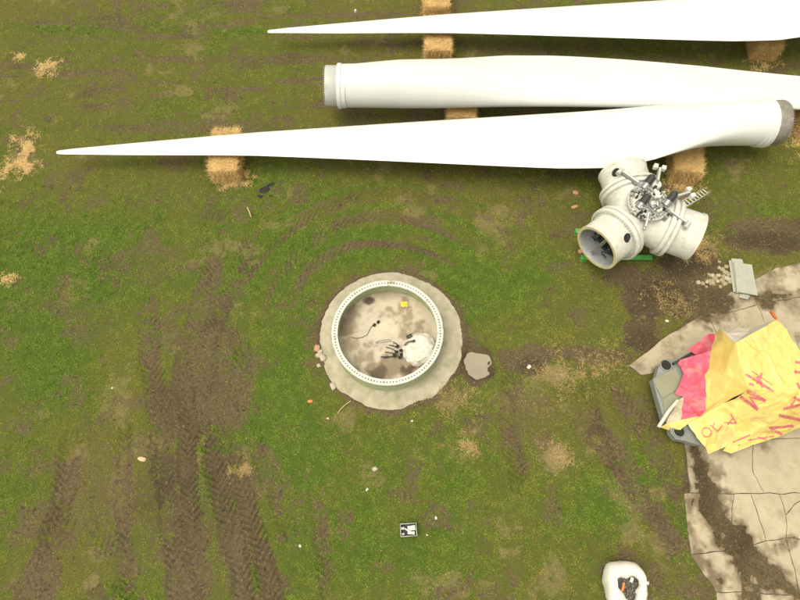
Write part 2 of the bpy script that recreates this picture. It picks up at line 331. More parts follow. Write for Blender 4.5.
def ground_mat():
    m = bpy.data.materials.new('ground_soil_and_turf'); m.use_nodes = True; t = m.node_tree; N = t.nodes; L = t.links; b = N['Principled BSDF']
    b.inputs['Roughness'].default_value = .9; b.inputs['Specular IOR Level'].default_value = .15
    tc = N.new('ShaderNodeTexCoord')
    def nz(s, d=8, ro=.65):
        n = N.new('ShaderNodeTexNoise'); n.inputs['Scale'].default_value = s; n.inputs['Detail'].default_value = d; n.inputs['Roughness'].default_value = ro
        L.new(tc.outputs['Object'], n.inputs['Vector']); return n.outputs['Fac']
    def at(n): a = N.new('ShaderNodeAttribute'); a.attribute_name = n; return a.outputs['Fac']
    def mr(f, a, bb):
        x = N.new('ShaderNodeMapRange'); x.inputs[1].default_value = a; x.inputs[2].default_value = bb; L.new(f, x.inputs[0]); return x.outputs[0]
    def mix(f, a, bb):
        x = N.new('ShaderNodeMix'); x.data_type = 'RGBA'; L.new(f, x.inputs['Factor'])
        for k, q in ((6, a), (7, bb)):
            if isinstance(q, tuple): x.inputs[k].default_value = (*q, 1)
            else: L.new(q, x.inputs[k])
        return x.outputs[2]
    def ma(op, a, bb):
        x = N.new('ShaderNodeMath'); x.operation = op
        for k, q in enumerate((a, bb)):
            if isinstance(q, (int, float)): x.inputs[k].default_value = q
            else: L.new(q, x.inputs[k])
        return x.outputs[0]
    soil = mix(mr(nz(9), .35, .7), (.062, .046, .025), (.156, .120, .066))
    soil = mix(mr(nz(1.3), .45, .7), soil, (.112, .084, .045))
    soil = mix(ma('MULTIPLY', at('wet_shade'), .85), soil, (.050, .037, .021))  # damp and painted shade both darken the soil here
    soil = mix(mr(nz(17, 4), .56, .72), soil, (.19, .142, .082))
    turf = mix(mr(nz(14), .35, .65), (.076, .078, .017), (.126, .118, .030))
    turf = mix(ma('MULTIPLY', at('lush'), .8), turf, (.058, .100, .013))
    dryc = mix(mr(nz(22), .35, .65), (.17, .13, .065), (.27, .21, .11))
    c = mix(mr(ma('ADD', at('dry'), ma('MULTIPLY', ma('SUBTRACT', nz(6), .5), .8)), .35, .8), turf, dryc)
    c = mix(mr(ma('ADD', at('mud'), ma('MULTIPLY', ma('SUBTRACT', nz(5), .5), 1.1)), .3, .62), c, soil)
    L.new(c, b.inputs['Base Color'])
    bp = N.new('ShaderNodeBump'); bp.inputs['Strength'].default_value = .6; bp.inputs['Distance'].default_value = .03
    L.new(nz(28), bp.inputs['Height']); L.new(bp.outputs[0], b.inputs['Normal'])
    return m
nx, ny = XX.shape
idx = np.arange(nx * ny).reshape(nx, ny)
FQ = np.stack([idx[:-1, :-1], idx[1:, :-1], idx[1:, 1:], idx[:-1, 1:]], -1).reshape(-1, 4)
tag(np_mesh('ground', np.stack([XX, YY, Z], -1).reshape(-1, 3), FQ, ground_mat(), {'mud': MUD, 'lush': LUSH, 'dry': DRY, 'wet_shade': WET_SHADE}), kind='structure')
def sample(A, x, y):
    u = np.clip((x - GX[0]) * 0 + np.interp(x, GX, np.arange(nx)), 0, nx - 1.001); v = np.interp(y, GY, np.arange(ny)); v = np.clip(v, 0, ny - 1.001)
    i = u.astype(int); j = v.astype(int); fx = u - i; fy = v - j
    return (A[i, j] * (1 - fx) + A[i + 1, j] * fx) * (1 - fy) + (A[i, j + 1] * (1 - fx) + A[i + 1, j + 1] * fx) * fy
def gz(x, y): return float(sample(Z, np.array([x]), np.array([y]))[0])
def on_ground(px, py, dz=0):
    p = P(px, py, 0); p.z = gz(p.x, p.y) + dz; return p

# ------------------------------------------------------------------ yard of concrete slabs
yard = bpy.data.objects.new('concrete_yard', None); C.objects.link(yard); tag(yard, kind='structure'); yard.location = (12, 4, 0)
SLABM = SLAB.copy(); SLABM.name = 'yard_concrete_dusty'; _t = SLABM.node_tree; _b = _t.nodes['Principled BSDF']; _src = _b.inputs['Base Color'].links[0].from_socket
_a = _t.nodes.new('ShaderNodeAttribute'); _a.attribute_name = 'mud'; _n = _t.nodes.new('ShaderNodeTexNoise'); _n.inputs['Scale'].default_value = 6; _n.inputs['Detail'].default_value = 9
_tc = _t.nodes.new('ShaderNodeTexCoord'); _t.links.new(_tc.outputs['Object'], _n.inputs['Vector'])
_m1 = _t.nodes.new('ShaderNodeMath'); _m1.operation = 'MULTIPLY_ADD'; _t.links.new(_n.outputs['Fac'], _m1.inputs[0]); _m1.inputs[1].default_value = .7; _t.links.new(_a.outputs['Fac'], _m1.inputs[2])
_r = _t.nodes.new('ShaderNodeMapRange'); _r.inputs[1].default_value = .42; _r.inputs[2].default_value = 1.05; _t.links.new(_m1.outputs[0], _r.inputs[0])
_x = _t.nodes.new('ShaderNodeMix'); _x.data_type = 'RGBA'; _t.links.new(_r.outputs[0], _x.inputs['Factor']); _t.links.new(_src, _x.inputs[6]); _x.inputs[7].default_value = (.165, .125, .075, 1); _t.links.new(_x.outputs[2], _b.inputs['Base Color'])
SLABS = [[(684,440),(752,440),(753,472),(764,493.5),(690,493.5)], [(752,440),(860,436),(860,493.5),(764,493.5),(753,472)],
 [(684,493.5),(733,493.5),(731,526),(735,536),(740,550),(690,554)], [(733,493.5),(750.5,493.5),(766.6,541),(753,546),(740,550),(735,536),(731,526)],
 [(750.5,493.5),(779,493.5),(786,515),(786,538),(766.6,541)], [(779,493.5),(812,493.5),(794,505),(786,515)], [(786,515),(794,505),(812,493.5),(860,493.5),(860,540),(800,539),(786,538)],
 [(690,554),(740,550),(753,546),(753,592),(716,592)], [(753,546),(766.6,541),(786,538),(794,569),(800,596),(753,592)], [(786,538),(800,539),(860,540),(860,600),(800,596),(794,569)],
 [(716,592),(753,592),(753,680),(730,680)], [(753,592),(800,596),(860,600),(860,680),(753,680)],
 [(628,366),(668,335),(700,316),(709,318),(716,332),(752,440),(684,440),(672,420),(655,372),(641,375)],
 [(709,318),(757,305),(766,325),(808,438),(752,440),(716,332)], [(757,305),(860,285),(860,436),(808,438),(766,325)], [(700,316),(730,292),(752,281),(757,305),(709,318)], [(752,281),(775,268),(860,250),(860,285),(757,305)]]
for si, cell in enumerate(SLABS):
    pts = [Vector((*g2(*p), 0)) for p in cell]; c = sum(pts, Vector()) / len(pts)
    dense = []
    for i, a in enumerate(pts):
        b = pts[(i + 1) % len(pts)]; n = max(1, int((b - a).length / .16))
        for k in range(n):
            q = a.lerp(b, k / n); amp = .05
            q = q + Vector((mnoise.noise(q * 2.2), mnoise.noise(q * 2.2 + Vector((9, 3, 1))), 0)) * amp; dense.append(q)
    m = len(dense); off = []
    for i, q in enumerate(dense):
        tdir = (dense[(i + 1) % m] - dense[i - 1]).normalized(); nrm = Vector((-tdir.y, tdir.x, 0))
        off.append(nrm)
    area = sum(dense[i].x * dense[(i + 1) % m].y - dense[(i + 1) % m].x * dense[i].y for i in range(m)); sg = 1 if area > 0 else -1
    dense = [q + nn * sg * (.010 + .012 * abs(mnoise.noise(q * 3))) for q, nn in zip(dense, off)]
    if sg < 0: dense = dense[::-1]
    top = .016 + random.uniform(-.006, .008)
    bm = bmesh.new(); vt = [bm.verts.new((q.x, q.y, top)) for q in dense]; vb = [bm.verts.new((q.x, q.y, top - .16)) for q in dense]
    bm.faces.new(vt)
    for i in range(m): bm.faces.new((vt[i], vb[i], vb[(i + 1) % m], vt[(i + 1) % m]))
    bmesh.ops.triangulate(bm, faces=bm.faces[:])
    xs = [q.x for q in dense]; ys = [q.y for q in dense]
    for axn, lo_, hi_ in (((1, 0, 0), min(xs), max(xs)), ((0, 1, 0), min(ys), max(ys))):
        t = lo_ + .13
        while t < min(hi_, 17.5): bmesh.ops.bisect_plane(bm, geom=bm.verts[:] + bm.edges[:] + bm.faces[:], plane_co=Vector(axn) * t, plane_no=Vector(axn)); t += .13
    me = bpy.data.meshes.new('slab'); vx = np.array([v.co.x for v in bm.verts]); vy = np.array([v.co.y for v in bm.verts])
    for v in bm.verts: v.co -= yard.location
    bm.to_mesh(me); bm.free(); me.materials.append(SLABM); me.attributes.new('mud', 'FLOAT', 'POINT').data.foreach_set('value', sample(COV, vx, vy).astype(np.float32))
    o = bpy.data.objects.new('slab', me); C.objects.link(o); o.parent = yard
# puddle
mb = MB(); mb.add([(PUDC[0] - .04 + .66 * math.cos(a), PUDC[1] + .75 * math.sin(a), -.034) for a in np.linspace(0, 2 * math.pi, 40, endpoint=False)], [tuple(range(40))])
tag(mb.build('puddle', PUD, smooth=False), kind='structure')

# ------------------------------------------------------------------ foundation and tower flange ring
def ring_floor():
    n = 110; r = np.linspace(0, 1, n); g = np.linspace(-2.05, 2.05, 150); x, y = np.meshgrid(g, g, indexing='ij')
    return x, y
fnd = thing('tower_foundation', (FC[0], FC[1], 0), 'round weathered concrete tower foundation slab set in the grass with the flanged ring on it', 'foundation')
mb = MB(); N = 160; vs = []; fs = []
rads = [0, 1.8, 2.2, 2.45, 2.66, 2.84, 2.89]
for i, rr in enumerate(rads):
    for k in range(N):
        a = 2 * math.pi * k / N; e = (1 + .007 * mnoise.noise(Vector((math.cos(a) * 3, math.sin(a) * 3, 0))) + .003 * mnoise.noise(Vector((math.cos(a) * 14, math.sin(a) * 14, 3)))) if i > 3 else 1
        vs.append((FC[0] + rr * e * math.cos(a), FC[1] + rr * e * math.sin(a), [.03, .03, .075, .072, .066, .05, -.15][i] + (.006 * mnoise.noise(Vector((rr * math.cos(a) * 2, rr * math.sin(a) * 2, 7))) if 1 < i < 6 else 0)))
for i in range(1, len(rads) - 1):
    for k in range(N): l = (k + 1) % N; fs.append((i * N + k, (i + 1) * N + k, (i + 1) * N + l, i * N + l))
mb.add(vs, fs); mb.build('outer_slab', CONC, fnd, angle=60)
# inner floor with settled dirt (own-shaped stains)
nr, na = 70, 220; rr, aa = np.meshgrid(np.linspace(.0, 2.04, nr), np.linspace(0, 2 * math.pi, na, endpoint=False), indexing='ij')
fx = FC[0] - .10 + rr * np.cos(aa); fy = FC[1] - .07 + rr * np.sin(aa)
n1 = fbm(fx, fy, .5, 5, 81); n2 = fbm(fx, fy, .15, 4, 82); n0 = fbm(fx, fy, 1.3, 3, 83)
dirt = sstep(.52, .72, n1) * .45 + sstep(.5, .7, n0) * .2
for px, py, r0, st in [(345,325,.5,.55),(352,312,.4,.5),(378,373,.36,.85),(372,366,.3,.6),(408,371,.38,.9),(369,301,.22,1.1),(398,360,.4,.5),(350,345,.4,.4),(390,366,.5,.55),(405,322,.3,.3),(425,300,.6,.2),(362,355,.3,.4)]:
    q = P(px, py, .05); dirt = np.maximum(dirt, st * sstep(1.25, .25, np.hypot(fx - q.x, fy - q.y) / r0 + (n1 - .5) * 1.5 + (n2 - .5) * .7))
fz = .05 + (n2 - .5) * .012 + dirt * .02
ii = np.arange(nr * na).reshape(nr, na); j2 = np.roll(ii, -1, 1)
ff = np.stack([ii[:-1], ii[1:], j2[1:], j2[:-1]], -1).reshape(-1, 4)
cl = np.array([.60, .53, .42]) * (1 - .25 * (n1[..., None] - .3)) ; dk = np.array([.13, .10, .075]); mid = np.array([.34, .27, .19])
d3 = dirt[..., None]; colr = np.where(d3 < .45, cl + (mid - cl) * d3 / .45, mid + (dk - mid) * np.clip((d3 - .45) / .45, 0, 1))
colr = colr * (.9 + .25 * (n2[..., None] - .4))
fl = np_mesh('inner_floor', np.stack([fx - FC[0], fy - FC[1], fz], -1).reshape(-1, 3), ff, attr_mat('ring_floor_concrete', rough=.85), cols={'tint': colr.reshape(-1, 3)})
fl.parent = fnd

FR = (-.47, 7.48)
ring = thing('tower_ring', (FR[0], FR[1], .05), 'pale green steel tower base ring with white drilled bolt flange on round concrete slab', 'flange ring')
MR = Matrix.Translation((FR[0], FR[1], 0)); RO, RI, HR = 2.08, 1.87, 1.0
mb = MB(); mb.lathe([(RO - .05, .04), (RO - .01, .04), (RO - .01, HR - .07), (RO - .05, HR - .07)], 128, MR, close=True); mb.build('wall', RINGG, ring)
# drilled flange: per hole a small patch with a real opening
NB = 108; mb = MB(); r_in, r_out = RI, RO + .015; rh = .5 * (r_in + r_out); hole = .030
for k in range(NB):
    a0 = 2 * math.pi * (k - .5) / NB; a1 = 2 * math.pi * (k + .5) / NB; am = (a0 + a1) / 2
    outer = []
    for (rr_, t) in [(r_in, 0), (r_in, .5), (r_in, 1), (rh, 1), (r_out, 1), (r_out, .5), (r_out, 0), (rh, 0)]:
        a = a0 + (a1 - a0) * t; outer.append((FR[0] + rr_ * math.cos(a), FR[1] + rr_ * math.sin(a)))
    cx, cy = FR[0] + rh * math.cos(am), FR[1] + rh * math.sin(am)
    inner = []
    for (ox, oy) in outer:
        d = Vector((ox - cx, oy - cy)).normalized() * hole; inner.append((cx + d.x, cy + d.y))
    vs = [(x, y, HR) for x, y in outer] + [(x, y, HR) for x, y in inner] + [(x, y, HR - .07) for x, y in inner] + [(x, y, HR - .07) for x, y in outer]
    fs = []
    for i in range(8):
        j = (i + 1) % 8; fs += [(i, 8 + i, 8 + j, j)[::-1], (8 + i, 16 + i, 16 + j, 8 + j)[::-1], (24 + i, 16 + i, 16 + j, 24 + j)]
    for i, j in ((0, 1), (1, 2), (4, 5), (5, 6)): fs.append((i, j, 24 + j, 24 + i))
    mb.add(vs, fs)
mb.build('flange', RINGW, ring, smooth=False)
mb = MB()
for k in range(0, NB, 1):
    if (k * 7919) % 13 < 2: continue
    am = 2 * math.pi * k / NB; cx, cy = FR[0] + rh * math.cos(am), FR[1] + rh * math.sin(am)
    mb.rod((cx, cy, HR - .10), (cx, cy, HR - .055),   .028, 6)
bo = mb.build('bolt', mat('bolt_dull', (.07, .07, .05), (.20, .19, .15), 9, .6), ring); bo['kind'] = 'stuff'

# things lying in the ring
q = P(420, 350, .25); mb = MB()
bm = bmesh.new(); bmesh.ops.create_icosphere(bm, subdivisions=5, radius=1)
for v in bm.verts:
    d = v.co.normalized(); k = 1 + .10 * mnoise.noise(d * 1.8) + .07 * (abs(mnoise.noise(d * 3.5 + Vector((3, 1, 2)))) - .2) * 2 + .03 * mnoise.noise(d * 9)
    z = d.z * .36 * k; z = max(z, -.22 + .02 * d.x)
    if d.z > .3: z -= .10 * math.exp(-((d.x + .35) ** 2 + (d.y - .1) ** 2) / .05) * 1.2
    v.co = Vector((d.x * .655 * k, d.y * .655 * k, z * 1.1))
bm.verts.index_update(); mb.add([v.co + Vector((q.x, q.y, .28)) for v in bm.verts], [[v.index for v in f.verts] for f in bm.faces]); bm.free()
sack = thing('white_sack', (q.x, q.y, .06), 'bulging crumpled white sack lying inside the tower ring', 'sack')
mb.build('sack_body', SACK, sack, angle=80)
a, b = P(406.5, 337.5, .50), P(412, 335, .56); mb = MB(); mb.beam(a, b, .14, .07, .02); tag(mb.build('black_clamp', BLACK), 'small black clamp block on the upper left of the white sack', 'clamp')
mb = MB(); mb.tube([P(404, 345.5, .56), P(408, 342, .64), P(413.5, 340.8, .68)], [.03, .035, .03]); tag(mb.build('wooden_stick', mat('brown_stick', (.14, .08, .04), rough=.8)), 'short brown stick lying across the white sack', 'stick')
mb = MB(); mb.beam(P(412, 341.6, .70), P(415, 340.4, .70), .09, .05, .01); tag(mb.build('black_clip', BLACK), 'tiny black clip at the tip of the brown stick on the sack', 'clip')
cb = thing('cable_bundle', P(395, 352, .06), 'bundle of black cable ends fanning out beside the white sack', 'cables')
for (ex, ey), (sx, sy) in zip([(381,357),(385,352),(386,347),(389,345),(393,342),(384,358)], [(396,357),(395,354),(396,351),(398,348),(399,346),(398,356)]):
    e = P(ex, ey, .10); s = P(sx, sy, .16); md = e.lerp(s, .5) + Vector((0, 0, .06)); mb = MB()
    mb.tube([e, md, s], .018, 6); mb.build('cable', BLACK, cb)
for (ex, ey) in [(397,346.5),(400.5,350.5),(401,354.5),(399.5,357.5),(396,352),(394,355)]:
    mb = MB(); s = P(ex, ey, .13); mb.rod(s, s + Vector((.05, -.02, .12)), .055, 10, .05); mb.build('connector', BLACK, cb)
cc = thing('loose_cable', P(365, 332, .06), 'thin grey cable with two round black plugs lying in the ring', 'cable')
mb = MB(); pth = [P(x, y, .075) for x, y in [(351,337),(356,338.3),(362,337.5),(367,335),(369.5,330),(371,327),(373,325.5)]]; mb.tube(pth, .016, 5); mb.build('lead', mat('grey_lead', (.13, .12, .10), rough=.6), cc)
for (x, y) in [(374,325.5),(378,322.5)]:
    mb = MB(); s = P(x, y, .07); mb.rod(s, s + Vector((.03, .02, .10)), .062, 12, .05); mb.build('plug', BLACK, cc)
mb = MB(); mb.tube([P(375, 342.5, .08), P(380, 340.6, .09), P(390, 339.2, .09), P(391.5, 341, .09), P(381, 342.3, .09), P(376, 343, .08)], .014, 6)
tag(mb.build('wire_bracket', STEEL), 'bent grey wire bracket lying on the dirty floor in the ring', 'bracket')
mb = MB(); c0 = P(404, 304.5, .07); v = []
for i in range(7):
    for j in range(6): v.append(c0 + Vector(((i - 3) * .045 + .02 * mnoise.noise(Vector((i, j, 0)) * .9), (j - 2.5) * .045 + .02 * mnoise.noise(Vector((i, j, 5)) * .9), .03 + .05 * mnoise.noise(Vector((i, j, 9)) * .7))))
mb.add(v, [(i * 6 + j, (i + 1) * 6 + j, (i + 1) * 6 + j + 1, i * 6 + j + 1) for i in range(6) for j in range(5)])
tag(mb.build('plastic_scrap', YSCR), 'crumpled bright yellow plastic scrap on the ring floor', 'scrap')

# ------------------------------------------------------------------ rotor blades
def interp(tab, s): return float(np.interp(s, [a for a, b in tab], [b for a, b in tab]))
def blade(root, tip, tab_u, tab_d, tab_t, te_sign, label, collar, adapter_mat):
    """tab_u / tab_d: outline offsets from the axis on the leading / trailing side; te_sign: side of the trailing edge"""
    root = Vector(root); tip = Vector(tip); ax = (tip - root); L = ax.length; ax.normalize()
    side = Vector((0, 0, 1)).cross(ax).normalized()
    if side.y * te_sign < 0: side = -side
    up = ax.cross(side); up = up if up.z > 0 else -up
    bl = thing('rotor_blade', root, label, 'rotor blade', 'wind turbine blades laid on straw bales')
    st = [collar[1], collar[1] + .5, 1.6, 2.4, 3.2, 4, 5, 6, 7, 8, 9, 10, 11, 12, 13.5, 15, 17, 19, 21, 23, 25, 27, 28.5, 29.8, 30.7, 31.3, 31.7, 31.9]
    st = [s * L / 32 if s > 1.5 else s for s in st] + [L]
    n = 56; vs = []; fs = []
    for i, s in enumerate(st):
        q = s * 32 / L; le = -interp(tab_u, q); te = interp(tab_d, q); t = interp(tab_t, q); k = float(sstep(7.2, 1.4, np.array(q)))
        for j in range(n):
            th = 2 * math.pi * j / n; u = (1 - math.cos(th)) / 2; sgn = 1 if th <= math.pi else -1
            yc = t * math.sqrt(max(u * (1 - u), 0)); ya = t * 5 * (.2969 * math.sqrt(u) - .126 * u - .3516 * u * u + .2843 * u ** 3 - .1036 * u ** 4)
            ya = ya * (1.12 if sgn > 0 else .88); tw = .10 * (1 - q / 32) ** 2 * (1 - k)
            h = sgn * (yc * k + ya * (1 - k)); y = le + (te - le) * u; h += y * tw + interp(TWT, q) * (1 if te_sign < 0 else .35) * u ** 2.8
            vs.append(root + ax * s + side * y + up * h)
    m = len(st)
    for i in range(m - 1):
        for j in range(n): l = (j + 1) % n; fs.append((i * n + j, i * n + l, (i + 1) * n + l, (i + 1) * n + j))
    fs.append(tuple((m - 1) * n + j for j in range(n)))
    mb = MB(); mb.add(vs, fs); o = mb.build('blade_shell', WHITE, bl, angle=50)
    tp_b = vs[(m - 4) * n:]; tb = MB(); tb.add([root + ax * (L - .28) + (Vector(p) - (root + ax * (L - .28))) * 1.06 for p in tp_b], fs[(m - 4) * 0:3 * n]); tb.build('tip_cap', ALU, bl)
    M = Matrix((side, up, ax)).transposed().to_4x4(); M.translation = root; r0 = interp(tab_u, 0)
    c0, c1 = collar; mb = MB()
    mb.lathe([(r0 * .9, c0), (r0 + .07, c0), (r0 + .085, c0 + .02), (r0 + .085, c1 - .04), (r0 + .05, c1), (r0 + .05, c1 + .16), (r0 + .005, c1 + .2), (r0 * .9, c1 + .2)], 72, M); mb.build('root_collar', WHITE, bl)
    mb = MB(); mb.lathe([(r0 - .12, .0), (r0 - .02, 0), (r0 - .01, .02), (r0 - .01, c0 - .05), (r0 - .05, c0 + .01), (r0 - .12, c0 + .01)], 72, M, close=True)
    mb.build('root_adapter', adapter_mat, bl)
    mb = MB(); mb.lathe([(.001, .45), (r0 - .13, .45), (r0 - .13, .47)], 40, M); mb.build('root_bulkhead', HUBIN, bl)
    mb = MB()
    for k in range(54):
        a = 2 * math.pi * k / 54; c = M @ Vector(((r0 - .06) * math.cos(a), (r0 - .06) * math.sin(a), 0)); mb.rod(c, c - ax * .07, .02, 6)
    b = mb.build('stud', STEEL, bl); b['kind'] = 'stuff'
    return bl
TWT = [(0,0),(1.5,.10),(2.5,.40),(3.5,.60),(4.5,.50),(6,.26),(7.5,.08),(9.7,0),(11.5,0),(16.6,0),(24,0),(32,0)]
UT = [(0,.93),(3,.93),(9.7,.95),(16.6,.82),(23.6,.62),(29,.33),(31.2,.20),(31.9,.13),(32,.08)]
DT = [(0,.93),(1.6,.95),(2.5,1.10),(3.5,1.30),(4.5,1.56),(6,1.90),(7.5,2.12),(9.7,1.98),(11.5,1.80),(16.6,1.24),(20,.88),(23.6,.54),(29,.26),(31.2,.11),(31.9,.06),(32,.03)]
TT = [(0,1.86),(2.2,1.90),(3.5,1.92),(5,1.70),(7.5,1.15),(9.7,.85),(16.6,.5),(23.6,.3),(29,.14),(32,.06)]
BROOT, BTIP = P(779.5, 122.5, 1.80), P(57, 153, 1.0)
blade(BROOT, BTIP, UT, DT, TT, -1, 'long white rotor blade nearest the hub with grey brown steel root at right', (.56, .80), FLANGE)
b1t = P(268, 32, 1.0); d1 = (BROOT - BTIP); d1 = Matrix.Rotation(R(-.15), 3, 'Z') @ d1
blade(b1t + d1 * 1.02, b1t, UT, [(s, v * 1.0) for s, v in DT], TT, -1, 'white rotor blade farthest from the hub with slim tip at its left end', (.52, .80), FLANGE)
U2 = [(0,.87),(3,.83),(9.7,.80),(16,.80),(20,.78),(24,.66),(29,.33),(31.9,.1),(32,.05)]
D2 = [(0,.87),(1.2,.90),(2.2,1.02),(4,1.28),(6,1.62),(8,1.90),(10.3,2.0),(13,1.92),(16.6,1.66),(20,1.28),(24,.95),(29,.45),(31.9,.08),(32,.04)]
b2r = P(326.5, 86, 1.80); b2t = b2r + Vector((31.9, -.35, -.55))
blade(b2r, b2t, U2, D2, TT, 1, 'white rotor blade between the other two with its round pale root end at left', (.50, .70), mat('root_grey_white', (.50, .51, .48), (.42, .43, .40), 2.5, .5, c3=(.24, .24, .21), s3=3, t3=(.62, .75)))

# ------------------------------------------------------------------ straw bales
def straw_mesh(n, fn, lmin, lmax, wd, seed):
    r = np.random.default_rng(seed); base, nrm, al = fn(n, r)
    d = r.normal(size=(n, 3)); d = d + al; d /= np.linalg.norm(d, axis=1, keepdims=True); d += nrm * r.uniform(0, .45, (n, 1)); d /= np.linalg.norm(d, axis=1, keepdims=True)
    Ls = r.uniform(lmin, lmax, (n, 1)); sv = np.cross(d, nrm); sv /= np.linalg.norm(sv, axis=1, keepdims=True) + 1e-6; sv *= wd * r.uniform(.6, 1.3, (n, 1))
    v = np.stack([base - sv, base + sv, base + d * Ls], 1).reshape(-1, 3); f = np.arange(3 * n).reshape(n, 3)
    t = r.random((n, 1)); c = np.array([.84, .62, .29]) * t + np.array([.60, .39, .15]) * (1 - t); c = c * r.uniform(.7, 1.15, (n, 1)); return v, f, np.repeat(c, 3, 0)
STRAW = attr_mat('straw_strands', rough=.75)
BALEM = mat('straw_bale_body', (.64, .43, .18), (.44, .27, .10), 22, .9, bump=.8, bscale=35)
def make_bale(seed, label):
    bx, by, bz = 1.22, 2.3, .9; root = thing('straw_bale', (0, 0, 0), label, 'straw bale', 'large straw bales carrying the blades')
    bm = bmesh.new(); bmesh.ops.create_cube(bm, size=1); bmesh.ops.subdivide_edges(bm, edges=bm.edges[:], cuts=14, use_grid_fill=True)
    for v in bm.verts:
        p = Vector((v.co.x, v.co.y, v.co.z)); e = sorted((abs(p.x), abs(p.y), abs(p.z)))[1]
        k = 1 - .05 * max(0, (e - .36) / .14) ** 2; o = Vector((p.x * bx, p.y * by, (p.z + .5) * bz))
        o.x *= k; o.y *= (1 - .02 * max(0, (e - .36) / .14) ** 2)
        if p.z > 0: o.z *= (1 - .04 * max(0, (e - .36) / .14) ** 2)
        w_ = mnoise.noise(o * 2.2 + Vector((seed, 0, 0))) * .11 + .03 * math.sin(o.y * 2 * math.pi / .22 + mnoise.noise(o * 2) * 3)
        o += Vector((p.x * w_ * 2, p.y * w_, w_ * .5 * (p.z > 0))); v.co = o
    me = bpy.data.meshes.new('bale_block'); bm.to_mesh(me); bm.free(); me.materials.append(BALEM)
    me.polygons.foreach_set('use_smooth', [True] * len(me.polygons)); o = bpy.data.objects.new('bale_block', me); C.objects.link(o); o.parent = root
    def fn(n, r):
        fc = r.choice(5, n, p=[.34, .17, .17, .16, .16]); u = r.uniform(-.5, .5, n); v = r.uniform(-.5, .5, n)
        b = np.zeros((n, 3)); nr_ = np.zeros((n, 3)); al = np.zeros((n, 3))
        for k, (ax, sgn) in enumerate([(2, 1), (0, 1), (0, -1), (1, 1), (1, -1)]):
            s = fc == k
            if ax == 2: b[s] = np.stack([u[s] * bx, v[s] * by, np.full(s.sum(), bz)], 1); al[s] = (1.6, 0, 0)
            if ax == 0: b[s] = np.stack([np.full(s.sum(), sgn * bx / 2), v[s] * by, (u[s] + .5) * bz], 1); al[s] = (0, 0, -.6)
            if ax == 1: b[s] = np.stack([u[s] * bx, np.full(s.sum(), sgn * by / 2), (v[s] + .5) * bz], 1); al[s] = (0, 0, -.9)
            nr_[s, ax] = sgn
        return b, nr_, al * r.choice([-1, 1], (n, 1))
    v, f, c = straw_mesh(8000, fn, .07, .30, .008, seed); so_ = np_mesh('loose_straw', v, f, STRAW, cols={'tint': c}, smooth=False); so_.parent = root; so_['kind'] = 'stuff'
    for yy in (-.75, -.25, .25, .75):
        mb = MB(); mb.tube([(bx * .5 + .012, yy, .02), (bx * .5 + .015, yy, bz * .97), (bx * .46, yy, bz + .015), (-bx * .46, yy, bz + .015), (-bx * .5 - .015, yy, bz * .97), (-bx * .5 - .012, yy, .02)], .007, 5)
        mb.build('twine', WOODC, root)
    return root
BALES = [((227,155.5),.45,3,'golden straw bale under the thin left end of the nearest blade'), ((437.5,40),.45,0,'golden straw bale under the left part of the farthest blade'),
 ((436,-2),.45,1,'straw bale behind the farthest blade cut by the top picture edge'), ((461,104),.45,-2,'straw bale showing between the two blades nearest the hub'),
 ((763,36),.45,-6,'straw bale under the wide right part of the farthest blade'), ((684,156),.45,-9,'straw bale under the nearest blade just behind the hub'), ((806,112),.45,3,'straw bale beyond the grey brown blade root at right picture edge')]
pro = [make_bale(3, 'x'), make_bale(19, 'x')]
for i, ((px, py), z, rot, lab) in enumerate(BALES):
    o = pro[i] if i < 2 else copy_tree(pro[i % 2]); p = P(px, py, z); o.location = (p.x, p.y, -.03); o.rotation_euler = (0, 0, R(rot)); o['label'] = lab

# ------------------------------------------------------------------ rotor hub
HC = P(637.5, 217.5, 1.75); ZA = 1.75
hub = thing('rotor_hub', (HC.x, HC.y, .2), 'white cast rotor hub with three round blade sockets resting on green beams', 'rotor hub')
ANG = [R(217), R(337), R(97)]
def arm_M(a):
    x = Vector((math.cos(a), math.sin(a), 0)); y = Vector((-math.sin(a), math.cos(a), 0)); zz = Vector((0, 0, 1))
    M = Matrix((y, zz, x)).transposed().to_4x4(); M.translation = Vector((HC.x, HC.y, ZA)); return M   # local Z = out along the arm
bm = bmesh.new()
mb = MB()
bms = bmesh.new(); bmesh.ops.create_icosphere(bms, subdivisions=4, radius=1)
bms.verts.index_update()
mb.add([Vector((HC.x + v.co.x * 1.08, HC.y + v.co.y * 1.08, ZA + v.co.z * 1.0)) for v in bms.verts], [[v.index for v in f.verts] for f in bms.faces]); bms.free()
for a in ANG: mb.lathe([(.001, 0), (.86, 0), (.90, .5), (.97, .85), (1.0, 1.06), (.001, 1.06)], 56, arm_M(a))
Tz = Matrix.Translation((HC.x, HC.y, 0))
mb.lathe([(.001, .22), (.80, .22), (.86, .3), (.86, ZA), (.001, ZA)], 48, Tz)
mb.lathe([(.001, ZA), (.70, ZA), (.62, ZA + 1.0), (.56, ZA + 1.06), (.001, ZA + 1.06)], 48, Tz)
core = mb.build('hub_casting', HUBW, hub, angle=60)
rm = core.modifiers.new('remesh', 'REMESH'); rm.mode = 'VOXEL'; rm.voxel_size = .045; rm.use_smooth_shade = True
sm = core.modifiers.new('smooth', 'SMOOTH'); sm.factor = .5; sm.iterations = 6
